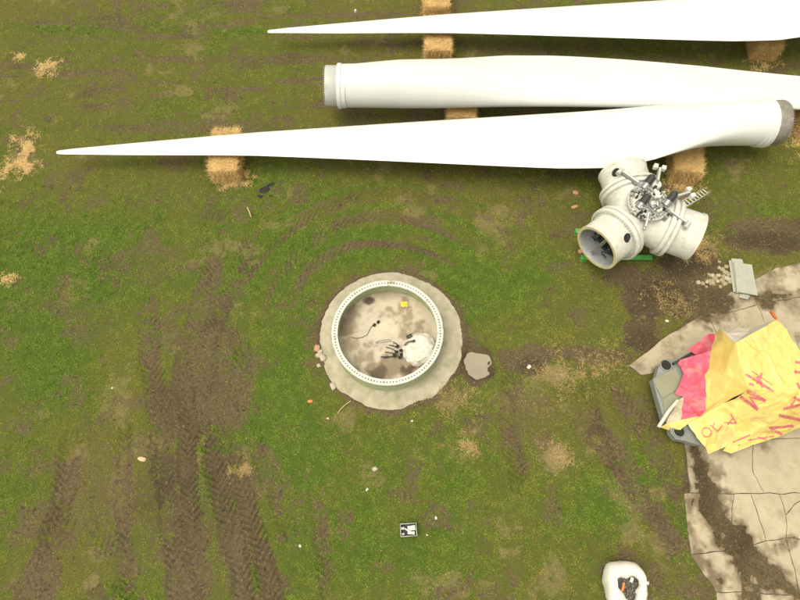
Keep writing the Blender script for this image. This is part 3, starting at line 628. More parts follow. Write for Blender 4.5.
for i, a in enumerate(ANG):
    M = arm_M(a); LM = (2.26, 2.26, 2.2)[i]
    mb = MB(); mb.lathe([(.9, 1.0), (1.08, .98), (1.13, 1.0), (1.13, 1.13), (1.05, 1.15), (1.05, 1.19), (1.145, 1.21), (1.145, 1.32), (1.12, 1.35), (.9, 1.35)], 72, M); co = mb.build('bearing_collar', HUBW, hub)
    mb = MB()
    for k in range(60):
        t = 2 * math.pi * k / 60; c = M @ Vector((1.03 * math.cos(t), 1.03 * math.sin(t), 1.345)); x = M.to_3x3() @ Vector((0, 0, 1)); mb.rod(c, c + x * .035, .018, 6)
    bb = mb.build('collar_bolt', STEEL, co); bb['kind'] = 'stuff'
    # blade socket: thick-walled tube with a hand hole cut through
    mb = MB(); mb.lathe([(.90, 1.35), (.93, 1.36), (.93, LM - .1), (.955, LM - .08), (.955, LM), (.84, LM), (.84, LM - .14), (.87, LM - .2), (.87, 1.35)], 96, M, close=True)
    fm = [1 if (max((M.inverted() @ Vector(mb.v[i])).xy.length for i in f) < .885) else 0 for f in mb.f]; sk = mb.build('blade_socket', [HUBW, HUBIN], hub, fmat=fm)
    hp = {0: ray_to(sk, 627.5, 238)[0], 1: None, 2: ray_to(sk, 616, 172.5)[0]}[i]
    if hp is not None:
        lo = M.inverted() @ hp; rad = Vector((lo.x, lo.y, 0)).normalized(); nw = M.to_3x3() @ rad; cen = M @ (rad * .93 + Vector((0, 0, lo.z)))
        cut = MB(); cut.rod(cen - nw * .3, cen + nw * .3, .19, 28); co_ = cut.build('cutter', DARK)
        bo_ = sk.modifiers.new('hole', 'BOOLEAN'); bo_.object = co_; bo_.operation = 'DIFFERENCE'; bo_.solver = 'EXACT'
        bpy.context.view_layer.update(); dg = bpy.context.evaluated_depsgraph_get(); nm = bpy.data.meshes.new_from_object(sk.evaluated_get(dg))
        sk.modifiers.clear(); sk.data = nm; nm.set_sharp_from_angle(angle=R(35)); bpy.data.objects.remove(co_)
        mb = MB(); Mq = nw.to_track_quat('Z', 'Y').to_matrix().to_4x4(); Mq.translation = cen; mb.lathe([(.185, -.05), (.185, .012), (.215, .008), (.22, -.02)], 28, Mq); mb.build('hole_rim', HUBW, sk); mb = MB(); mb.lathe([(.001, -.09), (.19, -.09)], 24, Mq); mb.build('hole_shade_disc', DARK, sk)  # recessed black disc stands in for the shade inside the hand hole
    mb = MB(); mb.lathe([(.845, LM + .002), (.955, LM + .002), (.955, LM + .02), (.845, LM + .02)], 96, M, close=True); mb.build('mouth_ring', RIMY if i == 0 else HUBW, sk)
    mb = MB(); mb.lathe([(.001, 1.40), (.86, 1.40)], 48, M); mb.build('inner_bulkhead', HUBIN, sk)
    if i == 0:
        mb = MB(); Mb = M @ Matrix.Rotation(R(-8), 4, 'Z'); mb.box((.0, 0, LM - .22), (.11, 1.70, .05), Mb, .01); mb.box((.06, 0, LM - .20), (.02, 1.70, .12), Mb); mb.build('cross_beam', STEEL, sk)
        rr_ = random.Random(5)
        for k in range(11):
            p0 = Vector((rr_.uniform(-.5, .5), rr_.uniform(-.65, -.1), 1.62)); pts = [p0]
            for _ in range(6): p0 = p0 + Vector((rr_.uniform(-.2, .2), rr_.uniform(-.16, .2), rr_.uniform(-.02, .09))); p0.x = max(-.6, min(.6, p0.x)); p0.y = max(-.6, min(.55, p0.y)); pts.append(p0.copy())
            mb = MB(); mb.tube([M @ q_ for q_ in pts], .022, 5); mb.build('loose_cable', BLACK, sk)
        for (bx_, by_) in [(-.25, -.3), (.3, -.15), (.1, -.45), (-.1, -.1), (.4, -.4)]:
            mb = MB(); mb.box((bx_, by_, 1.62), (.22, .16, .3), M, .02); mb.build('terminal_box', BLACK, sk)
# machinery on the hub's face
def rodpart(name, p, q_, r, m, par, n=14, r2=None): mb = MB(); mb.rod(p, q_, r, n, r2); return mb.build(name, m, par)
TOP = ZA + 1.07
mb = MB(); mb.lathe([(.001, TOP), (.42, TOP), (.46, TOP - .03), (.46, TOP - .12)], 40, Tz); mb.lathe([(.30, TOP), (.30, TOP + .05), (.36, TOP + .05), (.36, TOP)], 40, Tz); mb.build('centre_cap', HUBW, hub)
mb = MB()
for (x, y) in [(652,189),(660,192),(664,199),(657,203),(647,196)]: pass
pl = [P(650, 194, TOP + .12), P(655, 188.5, TOP + .12), P(663, 195, TOP + .12), P(657.5, 199, TOP + .12)]
mb.add([p for p in pl] + [p - Vector((0, 0, .1)) for p in pl], [(0, 3, 2, 1)[::-1], (4, 5, 6, 7)[::-1], (0, 1, 5, 4), (1, 2, 6, 5), (2, 3, 7, 6), (3, 0, 4, 7)]); cvp = mb.build('cover_plate', HUBW, hub, smooth=False)
c = P(654, 194.5, TOP + .12); rodpart('plate_hole', c, c + Vector((0, 0, .012)), .055, DARK, cvp)
mb = MB(); c = P(654.5, 204, TOP + .02); Mc = Matrix.Translation(c); mb.lathe([(.17, 0), (.17, .07), (.23, .07), (.23, 0)], 28, Mc); mb.build('bearing_ring', STEEL, hub)
DIRM = Vector((.55, .65, .45)).normalized()
for (x, y) in [(650,180),(645,199.5),(672,197)]:
    c = P(x, y, TOP + .18); a0 = c - DIRM * .17; mt = rodpart('pitch_motor', a0, c + DIRM * .17, .135, BLACK, hub, 18)
    rodpart('motor_cap', c + DIRM * .171, c + DIRM * .22, .115, BLACK, mt, 18, .08)
    rodpart('gearbox', a0 - DIRM * .22, a0 - DIRM * .002, .15, STEEL, mt, 14, .14); 
    mb = MB()
    for k in range(10):
        t = 2 * math.pi * k / 10; q_ = DIRM.to_track_quat('Z', 'Y') @ Vector((.143 * math.cos(t), .143 * math.sin(t), 0)); mb.beam(c - DIRM * .15 + q_, c + DIRM * .14 + q_, .02, .03, 0)
    fb = mb.build('cooling_fin', BLACK, mt); fb['kind'] = 'stuff'
ARMS = [((620,171.5),(647,191),.11,.13,.95),((659.5,168),(655.5,190),.11,.12,1.05),((690,193),(668,200),.10,.12,.95),((687,225),(661,206.5),.10,.12,.9),((644,230),(649.5,206),.07,.10,.75)]
for k, (e, s, wd, ht, zz) in enumerate(ARMS):
    pe = P(*e, ZA + zz + .12); ps = P(*s, TOP + .02); mb = MB(); mb.beam(ps, pe, wd, ht, .02); ar = mb.build('bracket_arm', STEEL, hub)
    d = (pe - ps).normalized(); sd_ = Vector((0, 0, 1)).cross(d).normalized()
    mb = MB(); mb.rod(ps.lerp(pe, .35) + Vector((0, 0, .12)), ps.lerp(pe, .92) + Vector((0, 0, .12)), .045, 12); mb.build('hydraulic_rod', ALU, ar)
    if k in (1, 2):
        for sg in (-1, 1):
            mb = MB(); mb.box((0, 0, 0), (.18, .16, .2), Matrix.Translation(pe + sd_ * .15 * sg + d * .02) @ d.to_track_quat('X', 'Z').to_matrix().to_4x4(), .015); mb.build('end_block', HUBW, ar)
    elif k in (0, 3):
        mb = MB(); mb.rod(pe - sd_ * .16, pe + sd_ * .16, .09, 14); mb.build('end_pin', ALU, ar)
    if k == 1:
        mb = MB(); c = ps.lerp(pe, .25); mb.lathe([(.001, .06), (.17, .05), (.2, 0), (.17, -.06)], 24, Matrix.Translation(c)); mb.build('joint_disc', HUBW, ar)
rr_ = random.Random(3)
mb = MB(); mb.lathe([(.60, TOP - .06), (.60, TOP + .02), (.80, TOP + .02), (.80, TOP - .03), (.74, TOP - .06)], 64, Tz, close=True); fl_ = mb.build('face_flange', mat('face_flange_grey', (.50, .49, .44), (.36, .35, .31), 6, .5), hub)
for k in range(64):
    t = rr_.uniform(0, 6.28); r_ = rr_.uniform(.25, .85); z0 = ZA + 1.08 - max(0, r_ - .78) * .9; c = Vector((HC.x + r_ * math.cos(t), HC.y + r_ * math.sin(t), z0 - .05))
    sx = rr_.uniform(.04, .12); mb = MB(); Mx = Matrix.Translation(c) @ Matrix.Rotation(rr_.uniform(0, 3), 4, 'Z')
    if k % 3: mb.box((0, 0, .08), (sx, sx * rr_.uniform(.6, 1.6), rr_.uniform(.12, .24)), Mx, .012)
    else: mb.lathe([(.001, .22), (sx * .5, .21), (sx * .5, 0)], 12, Mx)
    mb.build('fitting', [STEEL, HUBW, STEEL, BLACK][k % 4], hub)
for k in range(9):
    t = rr_.uniform(0, 6.28); pts = []; 
    for s in range(6): pts.append(Vector((HC.x + (.2 + .12 * s) * math.cos(t + s * .25), HC.y + (.2 + .12 * s) * math.sin(t + s * .25), TOP + .10 + .06 * math.sin(s * 1.3) - .04 * s)))
    mb = MB(); mb.tube(pts, .016, 5); mb.build('hose', BLACK if k % 2 else STEEL, hub)
mb = MB(); N_ = 40
for k in range(N_):   # lifting eyes and bolts round the casting shoulder
    t = 2 * math.pi * k / N_; c = Vector((HC.x + .7 * math.cos(t), HC.y + .7 * math.sin(t), TOP + .0)); mb.rod(c, c + Vector((0, 0, .07)), .028, 6)
bb = mb.build('casting_bolt', STEEL, hub); bb['kind'] = 'stuff'

# green beams under the hub
for i, (a, b, lab) in enumerate([((581,257.5),(652,257.5),'bright green steel beam in front under the open hub socket'), ((575.5,231),(650,231),'green steel beam behind whose left end shows beside the hub'), ((590,208),(665,208),None)]):
    if lab is None: continue
    pa, pb = P(*a, .18), P(*b, .18); mb = MB(); d = (pb - pa).normalized(); up = Vector((0, 0, .22))
    for dz, wd, ht in ((.0, .22, .035), (-.095, .03, .155), (-.19, .22, .035)): mb.beam(pa + Vector((0, 0, dz)), pb + Vector((0, 0, dz)), wd, ht, 0)
    tag(mb.build('steel_beam', GREENP), lab, 'beam', 'green beams carrying the hub')
# ladder
lad = thing('ladder', P(702, 194, 0), 'short aluminium ladder leaning on the hub between two blade sockets', 'ladder')
f0, f1 = P(700.5, 190.5, .55), P(706, 194.8, .55); dirl = (P(678, 203.5, 1.9) - f0)
for f in (f0, f1):
    mb = MB(); mb.beam(f - dirl * .18, f + dirl, .045, .07, .008); mb.build('rail', ALU, lad)
for k in range(9):
    t = -.1 + k * .135; mb = MB(); mb.rod(f0 + dirl * t, f1 + dirl * t, .018, 8); mb.build('rung', ALU, lad)

# ------------------------------------------------------------------ nacelle and tarpaulin
ND = .82
ncl = thing('nacelle', P(700, 400, 0), 'grey green turbine nacelle half hidden under the yellow tarpaulin', 'nacelle')
def prism(mb, poly, z0, z1, inset=0):
    n = len(poly); c = sum((Vector(p) for p in poly), Vector()) / n
    vs = [Vector((p.x, p.y, z1)) for p in poly] + [Vector((c.x + (p.x - c.x) * (1 - inset), c.y + (p.y - c.y) * (1 - inset), z0)) for p in poly]
    fs = [tuple(range(n))[::-1] if False else tuple(range(n)), tuple(range(n, 2 * n))[::-1]] + [(i, n + i, n + (i + 1) % n, (i + 1) % n) for i in range(n)]
    mb.add(vs, fs)
dk = [P(652, 380, ND), P(676, 366.5, ND), P(692, 404, ND), P(666, 421, ND)]
ctr = P(661.5, 399, ND); ctr2 = P(684, 386.5, ND)
hull = [P(652.5, 379.5, ND - .02), P(656, 376.5, ND - .02), P(659, 367, ND - .02), P(665, 360.5, ND - .02), P(673, 360.5, ND - .02), P(698, 350.5, ND - .02), P(760, 346, ND - .02), P(830, 352, ND - .02), P(830, 408, ND - .02), P(760, 429, ND - .02), P(720, 437, ND - .02), P(699, 445, ND - .02), P(684, 440.5, ND - .02), P(676, 439, ND - .02), P(671, 433, ND - .02), P(670, 425, ND - .02), P(664, 420, ND - .02)]
hull = [Vector((p.x, p.y, p.z)) for p in hull]
mb = MB(); prism(mb, hull, ND - .34, ND - .03); mb.build('lower_shell', NACB, ncl, smooth=False)
mb = MB(); prism(mb, [Vector((p.x, p.y, 0)) for p in hull], .02, ND - .341, .22)
mb.v = [(v[0], v[1], v[2]) for v in mb.v]; mb.build('hull_bottom', NACB, ncl, smooth=False)
def inset_poly(poly, d):
    c = sum(poly, Vector()) / len(poly); return [p + (c - p).normalized() * d for p in poly]
for poly in ([dk[0], dk[1], ctr2, ctr], [ctr, ctr2, dk[2], dk[3]]):
    mb = MB(); pp = inset_poly(poly, .035); prism(mb, pp, ND - .028, ND + .01); mb.build('deck_hatch', NACG, ncl, smooth=False)
for (x, y) in ((665.5, 365.5), (678.5, 431.5)):
    c = P(x, y, ND - .05); Mc = Matrix.Translation((c.x, c.y, 0)); mb = MB()
    mb.lathe([(.185, ND - .029), (.225, ND - .029), (.225, ND + .02), (.20, ND + .035), (.185, ND + .02)], 32, Mc, close=True); sc = mb.build('side_duct', NACB, ncl)
    mb = MB(); mb.lathe([(.001, ND - .022), (.195, ND - .022)], 24, Mc); mb.build('duct_shade_disc', DARK, sc)  # flat black disc on the hull, painted for the shade in the duct opening
mb = MB(); mb.beam(P(673, 364, ND + .06), P(699, 349, ND + .06), .09, .16, .02); mb.build('side_rail', BLACK, ncl)
hs_ = [P(712, 352, 1.3), P(740, 347, 1.3), P(860, 320, 1.3), P(860, 400, 1.3), P(745, 425, 1.3), P(716, 405, 1.3)]
# upper housing well inside the tarp
box = [Vector((11.75, 4.75, 0)), Vector((11.75, 6.0, 0)), Vector((13.1, 6.2, 0)), Vector((16.3, 5.4, 0)), Vector((16.3, 4.7, 0)), Vector((13, 4.55, 0))]
mb = MB(); prism(mb, box, ND - .03, 2.2); mb.build('upper_housing', NACG, ncl, smooth=False)

TV = {'a':(777,319.5,2.55),'b':(735,343,2.75),'c':(719,329,2.15),'c2':(714,334,1.75),'P4':(748,389,2.6),'E':(812,395,2.6),'R':(800,351,2.55),'R2':(850,380,2.5),'E2':(870,392,2.55),
 'w1':(710,351,1.6),'w2':(709,368,1.45),'w3':(704,376,1.32),'w4':(706,410,1.12),'f0':(700,416,1.06),'mw':(722,378,1.95),'mw2':(724,397,1.75),'cb':(722,338,2.2),
 'p0':(708,334,1.5),'p1':(687,350,.92),'p2':(695,355,1.02),'p3':(676,361,.88),'p4':(683,374,.93),'p5':(674,394,.87),'p6':(683,397,.93),'p7':(680,420,.88),'pm':(697,386,1.15),'pn':(697,402,1.05),'p8':(695,372,1.15),
 'q0':(659.5,427,.85),'q1':(668,430,.66),'q2':(679,430.5,.75),'q3':(666,424,.90),'g0':(676,401,.95),
 'h0':(687,424,1.0),'h1':(698,440,1.0),'t1':(708,454,.72),'t2':(726,446,.90),'m1':(724,418,1.45),'m0':(722,403.5,1.72),'m2':(735,430,1.2),'m3':(750,433,1.15),'m4':(764,409,2.05),'m5':(735,399,2.1),
 't0':(722,450.5,.80),'t3':(730,453.5,.74),'t4':(752,445,.85),'t5':(780,436,.9),'t6':(803,426,.95),'t7':(868,415,.95),'m6':(785,413,2.0),'m7':(868,404,1.8),
 'n1':(727,333.5,1.8),'n2':(737,328.5,1.55),'n3':(751,328.5,1.7),'n4':(768,322.5,2.1),'fl':(745,391.5,2.45)}
TP = {k: P(*v) for k, v in TV.items()}
TY = ['b a R','b R P4','P4 R E','R R2 E','R2 E2 E','c b cb','c cb c2','cb b mw','cb mw w1','cb w1 c2','mw w2 w1','mw w3 w2','mw mw2 w3','mw2 w4 w3','b P4 mw','P4 fl mw','fl mw2 mw','mw2 f0 w4','fl m0 mw2','m0 f0 mw2']
TY2 = ['f0 h0 m0','h0 m1 m0','h0 h1 m1','h1 t1 m2','h1 m2 m1','t1 t2 m2','m0 m1 m5','m1 m2 m5','m2 m4 m5','m2 m3 m4','m5 m4 P4','P4 m4 E','m4 m6 E','m4 m3 m6','m3 t5 m6','E m6 m7','E m7 E2','m6 t5 t6','m6 t6 m7','m7 t6 t7','m2 t2 t0','m2 t0 m3','t0 t3 m3','t3 t4 m3','m3 t4 t5']
TY3 = ['q3 q0 q1','q3 q1 q2','q3 q2 p7','p7 q2 h0','p7 h0 f0']
TPK = ['p0 c2 w1','p0 w1 p2','p0 p2 p1','p3 w1 p8','w1 w2 p8','p3 p8 p4','w2 w3 p8','w3 pm p8','p8 pm p4','p4 pm p5','p5 pm p6','pm w3 w4','pm w4 pn','pm pn p6','p6 pn p7','pn w4 p7','w4 f0 p7']
TLN = ['b n1 n2','b n2 n3','b n3 n4','b n4 a','c n1 b']
TTN = ['g0 p6 p7','g0 p7 q3']
def cloth(tris, name, m, par, ta=.02, lift=0, sub=6):
    bm = bmesh.new(); vd = {}
    for t in tris:
        ks = t.split()
        for k in ks:
            if k not in vd: vd[k] = bm.verts.new(TP[k] + Vector((0, 0, lift)))
        try: bm.faces.new([vd[k] for k in ks])
        except ValueError: pass
    bmesh.ops.recalc_face_normals(bm, faces=bm.faces[:])
    if sum(f.normal.z for f in bm.faces) < 0: bmesh.ops.reverse_faces(bm, faces=bm.faces[:])
    for _ in range(sub):
        bmesh.ops.triangulate(bm, faces=bm.faces[:]); bmesh.ops.subdivide_edges(bm, edges=[e for e in bm.edges if e.calc_length() > .06], cuts=1, use_grid_fill=True)
    bmesh.ops.triangulate(bm, faces=bm.faces[:])
    for _ in range(4): bmesh.ops.smooth_vert(bm, verts=[v for v in bm.verts if not v.is_boundary], factor=.4, use_axis_x=True, use_axis_y=True, use_axis_z=True)
    bm.normal_update()
    for v in bm.verts:
        p = v.co; n = mnoise.noise(p * 1.5) * .05 + (1 - abs(mnoise.noise(Vector((p.x * 1.6 + p.y * .8, p.y * 2.6 - p.x, p.z * 2)) * 1.1)) * 2) * .035 + (.5 - abs(mnoise.noise(Vector((p.x * 4 - p.y * 2, p.y * 3, p.z * 5))))) * .045 + max(0, .12 - abs(mnoise.noise(Vector((p.x * .9 + 4, p.y * .9, p.z * .6))))) * .45 - max(0, .10 - abs(mnoise.noise(Vector((p.x * 1.4 - 7, p.y * 1.1 + p.x * .5, p.z))))) * .4 + mnoise.noise(p * 7) * .012
        v.co = p + Vector((.2, -.1, .95)) * n
    off = root_loc(par) if par else P(735, 400, 0)
    for v in bm.verts: v.co -= off
    me = bpy.data.meshes.new(name); bm.to_mesh(me); bm.free(); me.materials.append(m); me.polygons.foreach_set('use_smooth', [True] * len(me.polygons)); me.set_sharp_from_angle(angle=R(28))
    o = bpy.data.objects.new(name, me); C.objects.link(o)
    if par: o.parent = par
    else: o.location = off
    return o
tarp = cloth(TY, 'tarpaulin', YEL, None); tag(tarp, 'yellow and pink tarpaulin with red hand lettering draped over the nacelle', 'tarpaulin')
lower = cloth(TY2, 'hanging_flap', YEL, tarp); flap = cloth(TY3, 'folded_corner', YEL, tarp); cloth(TPK, 'pink_panel', PINK, tarp)
cloth(TLN, 'white_lining', LINE, tarp); cloth(TTN, 'dirty_backside', TAN, tarp)
mb = MB(); mb.tube([TP['g0'] + Vector((.05, .02, .03)), P(668, 412, .93), P(658.5, 427, .86)], [.05, .065, .06], 10); mb.build('rolled_edge', LINE, tarp)
# lettering: ribbons that follow the cloth
bpy.context.view_layer.update()
def cloth_hit(px, py):
    o = Vector((0, 0, CAMH)); d = (P(px, py, 0) - o).normalized(); best = None
    for ob in (tarp, lower):
        mi = ob.matrix_world.inverted(); ok, loc, nor, _ = ob.ray_cast(mi @ o, d)
        if ok:
            wl = ob.matrix_world @ loc; k = (wl - o).length
            if best is None or k < best[0]: best = (k, wl, nor if nor.dot(d) < 0 else -nor)
    return best
def stroke(pts, wd, jag=.0):
    mb = MB(); path = []
    for (x0, y0), (x1, y1) in zip(pts[:-1], pts[1:]):
        n = max(2, int(math.hypot(x1 - x0, y1 - y0) / .7))
        for k in range(n): path.append((x0 + (x1 - x0) * k / n, y0 + (y1 - y0) * k / n))
    path.append(pts[-1]); rows = []
    for i, (x, y) in enumerate(path):
        x1, y1 = path[min(i + 1, len(path) - 1)]; x0, y0 = path[max(i - 1, 0)]; L_ = math.hypot(x1 - x0, y1 - y0) or 1
        nx_, ny_ = -(y1 - y0) / L_, (x1 - x0) / L_; w_ = wd / 2 * (1 + .25 * mnoise.noise(Vector((x, y, wd)) * .5)); row = []
        for t in (-1, 0, 1):
            h = cloth_hit(x + nx_ * w_ * t, y + ny_ * w_ * t)
            if h: row.append(h[1] + h[2] * .008)
        rows.append(row if len(row) == 3 else None)
    for r0, r1 in zip(rows[:-1], rows[1:]):
        if r0 and r1 and all((p - q_).length < .25 for p, q_ in zip(r0, r1)): mb.add(r0 + r1, [(0, 1, 4, 3), (1, 2, 5, 4)])
    return mb if mb.f else None
circ = lambda cx, cy, rx, ry: [(cx + rx * math.cos(t), cy + ry * math.sin(t)) for t in np.linspace(0, 2 * math.pi, 22)]
LET = [('letter_o',[(circ(706.5,432.3,4.6,4.6),1.1)]), ('letter_l',[([(710,424.5),(717.5,431.5)],1.2),([(717.5,431.5),(722.5,425.5)],1.2),([(712,427),(715,423)],1)]), ('letter_a',[([(730.5,413.5),(736.2,423.2)],1.3),([(736.2,423.2),(724,422.5)],1.3),([(733,418),(727.5,424.5)],1.1)]),
 ('letter_m',[([(739.5,396),(758,409.5)],3.4),([(747,391),(765.5,401)],3.4),([(758,409.5),(750,397),(765.5,401)],1.8)]), ('letter_h',[([(745.8,374.2),(773.5,391.5)],2.3),([(751.5,371),(772.5,385.2)],.9),([(757,376.5),(763,387.5)],3.0),([(762,373),(757,384)],2)]), ('full_stop',[([(749.5,383.2),(753.5,385.6)],2.6)]),
 ('letter_v',[([(794,425.8),(770,428),(782,434.5)],2.6)]), ('letter_i',[([(779,415.3),(803,420.5)],3.0)]), ('letter_a',[([(783.5,409),(806,403)],2.6),([(794,397.3),(806,404)],2.8),([(796,398.5),(790,407)],2)]), ('letter_n',[([(795.5,362),(808,364)],3),([(794.5,371.5),(808,374)],3),([(797,383),(800,388),(806,389)],3)]),
 ('letter_w',[([(733,442.3),(750,434.8)],1.4),([(748,440.2),(774,436.2)],1.4),([(757,437),(772,441)],1.2)])]
for nm, sts in LET:
    mb = MB()
    for pts, wd in sts:
        s = stroke(pts, wd)
        if s: mb.add(s.v, s.f)
    if mb.f: mb.build(nm, REDI, tarp, smooth=False)
mb = MB(); mb.tube([P(777, 319.8, 2.55), P(774, 316, 2.2), P(771.5, 312, 1.7)], [.03, .06, .07], 8); tag(mb.build('orange_strap', ORANGE), 'short orange strap hanging from the top corner of the yellow tarpaulin', 'strap')

# ------------------------------------------------------------------ flat panels by the yard
def quad_panel(pts, z, th, lab):
    mb = MB(); prism(mb, [P(x, y, z + th) for x, y in pts], z, z + th); o = mb.build('metal_sheet', PLATE, smooth=False)
    md = o.modifiers.new('bevel', 'BEVEL'); md.width = .008; md.segments = 2
    return tag(o, lab, 'metal sheet', 'grey panels stacked flat by the yard')
quad_panel([(741,292),(752,292),(748,299.5),(739,297)], .03, .04, 'lowest grey panel whose end sticks out below the stack')
quad_panel([(728.8,260.5),(740,258.5),(746,290),(733.5,292)], .075, .04, 'grey panel showing at the left of the stack')
quad_panel([(731.5,258.2),(742.3,259.2),(752,291),(736.5,293)], .12, .04, 'grey panel second from the top showing along upper and left edges')
tp_ = quad_panel([(734,262),(752,264.5),(758,295.5),(737,291.5)], .165, .05, 'topmost pale grey panel with a round mark near its upper end')
mb = MB(); c = P(747, 271.3, .217); mb.lathe([(.001, .218), (.085, .218), (.095, .2165)], 20, Matrix.Translation((c.x, c.y, 0))); mb.build('round_mark', mat('panel_mark', (.33, .33, .28), (.42, .42, .36), 20, .6), tp_)

# ------------------------------------------------------------------ bulk bag and crate at the front
bc = P(624, 585, .35); bag = thing('bulk_bag', (bc.x, bc.y, 0), 'open white bulk bag filled with rubble standing in the grass', 'bulk bag')
M0 = Matrix.Translation((bc.x, bc.y, 0)); nA = 72
prof = [(.46, .0), (.60, .05), (.67, .25), (.67, .5), (.64, .68), (.57, .79), (.49, .83), (.42, .81), (.36, .76), (.33, .68), (.32, .60)]
vs = []; fs = []
for k in range(nA):
    a = 2 * math.pi * k / nA; ca, sa = math.cos(a), math.sin(a); sq = 1 / (abs(ca) ** 3.2 + abs(sa) ** 3.2) ** (1 / 3.2); tri = 1 - .26 * math.cos(3 * (a - R(95))) 
    for i, (r, z) in enumerate(prof):
        t = min(1, max(0, (i - 4) / 6)); f = (sq * .95) * (1 - t) + tri * t; w_ = 1 + .07 * mnoise.noise(Vector((ca * 2.2, sa * 2.2, z * 3))) + .035 * (.5 - abs(mnoise.noise(Vector((ca * 6, sa * 6, z * 2.5))))) * 2 + .015 * mnoise.noise(Vector((ca * 16, sa * 16, z * 9)))
        sh = t * Vector((.04, -.05, 0)) + Vector((0, .06 * (sa > 0) * sa, 0)) * (1 - t)
        vs.append((bc.x + r * f * w_ * ca + sh.x, bc.y + r * f * w_ * sa + sh.y, z + .05 * mnoise.noise(Vector((ca * 2, sa * 2, 5))) * (i > 3)))
m = len(prof)
for k in range(nA):
    l = (k + 1) % nA
    for i in range(m - 1): fs.append((k * m + i, l * m + i, l * m + i + 1, k * m + i + 1))
mb = MB(); mb.add(vs, fs); mb.build('bag_wall', BAGW, bag, angle=70)
for pts in ([(642,581),(645,582.3),(648.5,583.5)], [(632,577.5),(631.5,580),(630.5,582)], [(615.5,578.5),(616,583),(616.5,588)]):
    mb = MB(); pp = [P(x, y, .80 - .03 * i) + Vector((0, 0, .03)) for i, (x, y) in enumerate(pts)]
    for p, q_ in zip(pp[:-1], pp[1:]): mb.beam(p, q_, .09, .012, 0)
    mb.build('lifting_strap', BAGW, bag)
rr_ = random.Random(9); mb = MB()
for k in range(70):
    t = rr_.uniform(0, 6.28); r_ = .36 * math.sqrt(rr_.random()); c = Vector((bc.x + .04 + r_ * math.cos(t), bc.y - .05 + r_ * math.sin(t), .52 + rr_.uniform(0, .1))); s = rr_.uniform(.025, .06)
    mb.box((0, 0, 0), (s * 2, s * rr_.uniform(1, 2), s), Matrix.Translation(c) @ Matrix.Rotation(rr_.uniform(0, 3), 4, Vector((rr_.random(), rr_.random(), 1))), .006)
mb.add([(bc.x + .40 * math.cos(a), bc.y - .05 + .40 * math.sin(a), .52) for a in np.linspace(0, 6.283, 20, endpoint=False)], [tuple(range(20))])
rb = mb.build('bag_rubble', mat('bag_rubble_mix', (.16, .14, .12), (.05, .045, .04), 14, .85, c3=(.36, .33, .28), s3=9), smooth=False)
tag(rb, 'dark mixed rubble filling the open white bulk bag', 'rubble', kind='stuff')
mb = MB(); mb.beam(P(622.3, 591, .68), P(624, 582.5, .70), .07, .04, .01); tag(mb.build('orange_stick', ORANGE), 'orange red stick lying on the rubble in the white bag', 'stick')
cr = thing('metal_crate', on_ground(408.5, 530), 'small open grey crate with white crumpled wrappers lying in the grass', 'crate'); p0 = on_ground(408.5, 530)
mb = MB(); W_, D_, H_ = .56, .42, .26; Mc = Matrix.Translation(p0) @ Matrix.Rotation(R(4), 4, 'Z')
for c_, s_ in (((0, 0, .012), (W_, D_, .024)), ((-W_ / 2 + .012, 0, H_ / 2 + .013), (.024, D_, H_)), ((W_ / 2 - .012, 0, H_ / 2 + .013), (.024, D_, H_)), ((0, D_ / 2 - .012, H_ / 2 + .013), (W_ - .052, .024, H_)), ((0, -D_ / 2 + .012, H_ / 2 + .013), (W_ - .052, .024, H_))): mb.box(c_, s_, Mc, .004)
mb.build('crate_box', STEEL, cr)
mb = MB(); mb.box((0, 0, .03), (W_ - .06, D_ - .06, .01), Mc); mb.build('crate_liner', BLACK, cr)
for k, (x, y, sx, sy, rt) in enumerate([(.10, .05, .26, .16, 4), (-.08, .02, .20, .05, -35), (.08, -.10, .24, .10, -8), (-.19, -.12, .08, .07, 20), (-.2, .06, .09, .08, 0)]):
    mb = MB(); v = []
    for i in range(7):
        for j in range(5): v.append((x + (i / 6 - .5) * sx * math.cos(R(rt)) - (j / 4 - .5) * sy * math.sin(R(rt)), y + (i / 6 - .5) * sx * math.sin(R(rt)) + (j / 4 - .5) * sy * math.cos(R(rt)), .15 + .02 * k + .05 * mnoise.noise(Vector((i * .8, j * .8, k * 3)))))
    mb.add(v, [(i * 5 + j, (i + 1) * 5 + j, (i + 1) * 5 + j + 1, i * 5 + j + 1) for i in range(6) for j in range(4)], Mc)
    o = mb.build('paper_wrapper', BAGW); tag(o, ['largest white wrapper on the right inside the small grey crate', 'narrow white strip lying slanted inside the small grey crate', 'white wrapper along the near side inside the small crate', 'tiny white scrap in the near left corner of the crate', 'pale scrap by the left wall of the small crate'][k], 'wrapper', 'white wrappers in the crate')

# ------------------------------------------------------------------ stones, scraps and sticks
def stone(name, px, py, s, m, label, cat, group, el=1.0, rot=0, flat=.7):
    p = on_ground(px, py); bm = bmesh.new(); bmesh.ops.create_icosphere(bm, subdivisions=2, radius=1); sd_ = Vector((px * .37, py * .71, 0))
    for v in bm.verts:
        d = v.co.normalized(); k = 1 / max(abs(d.x), abs(d.y), abs(d.z)) ** .55 * .85; k *= 1 + .28 * mnoise.noise(d * 1.5 + sd_) + .08 * mnoise.noise(d * 4 + sd_)
        v.co = Matrix.Rotation(R(rot), 3, 'Z') @ Vector((d.x * s * el * k, d.y * s * k, d.z * s * flat * k + s * flat * .45))
    me = bpy.data.meshes.new(name); bm.to_mesh(me); bm.free(); me.materials.append(m); me.polygons.foreach_set('use_smooth', [True] * len(me.polygons)); me.set_sharp_from_angle(angle=R(30))
    o = bpy.data.objects.new(name, me); C.objects.link(o); o.location = p; return tag(o, label, cat, group)
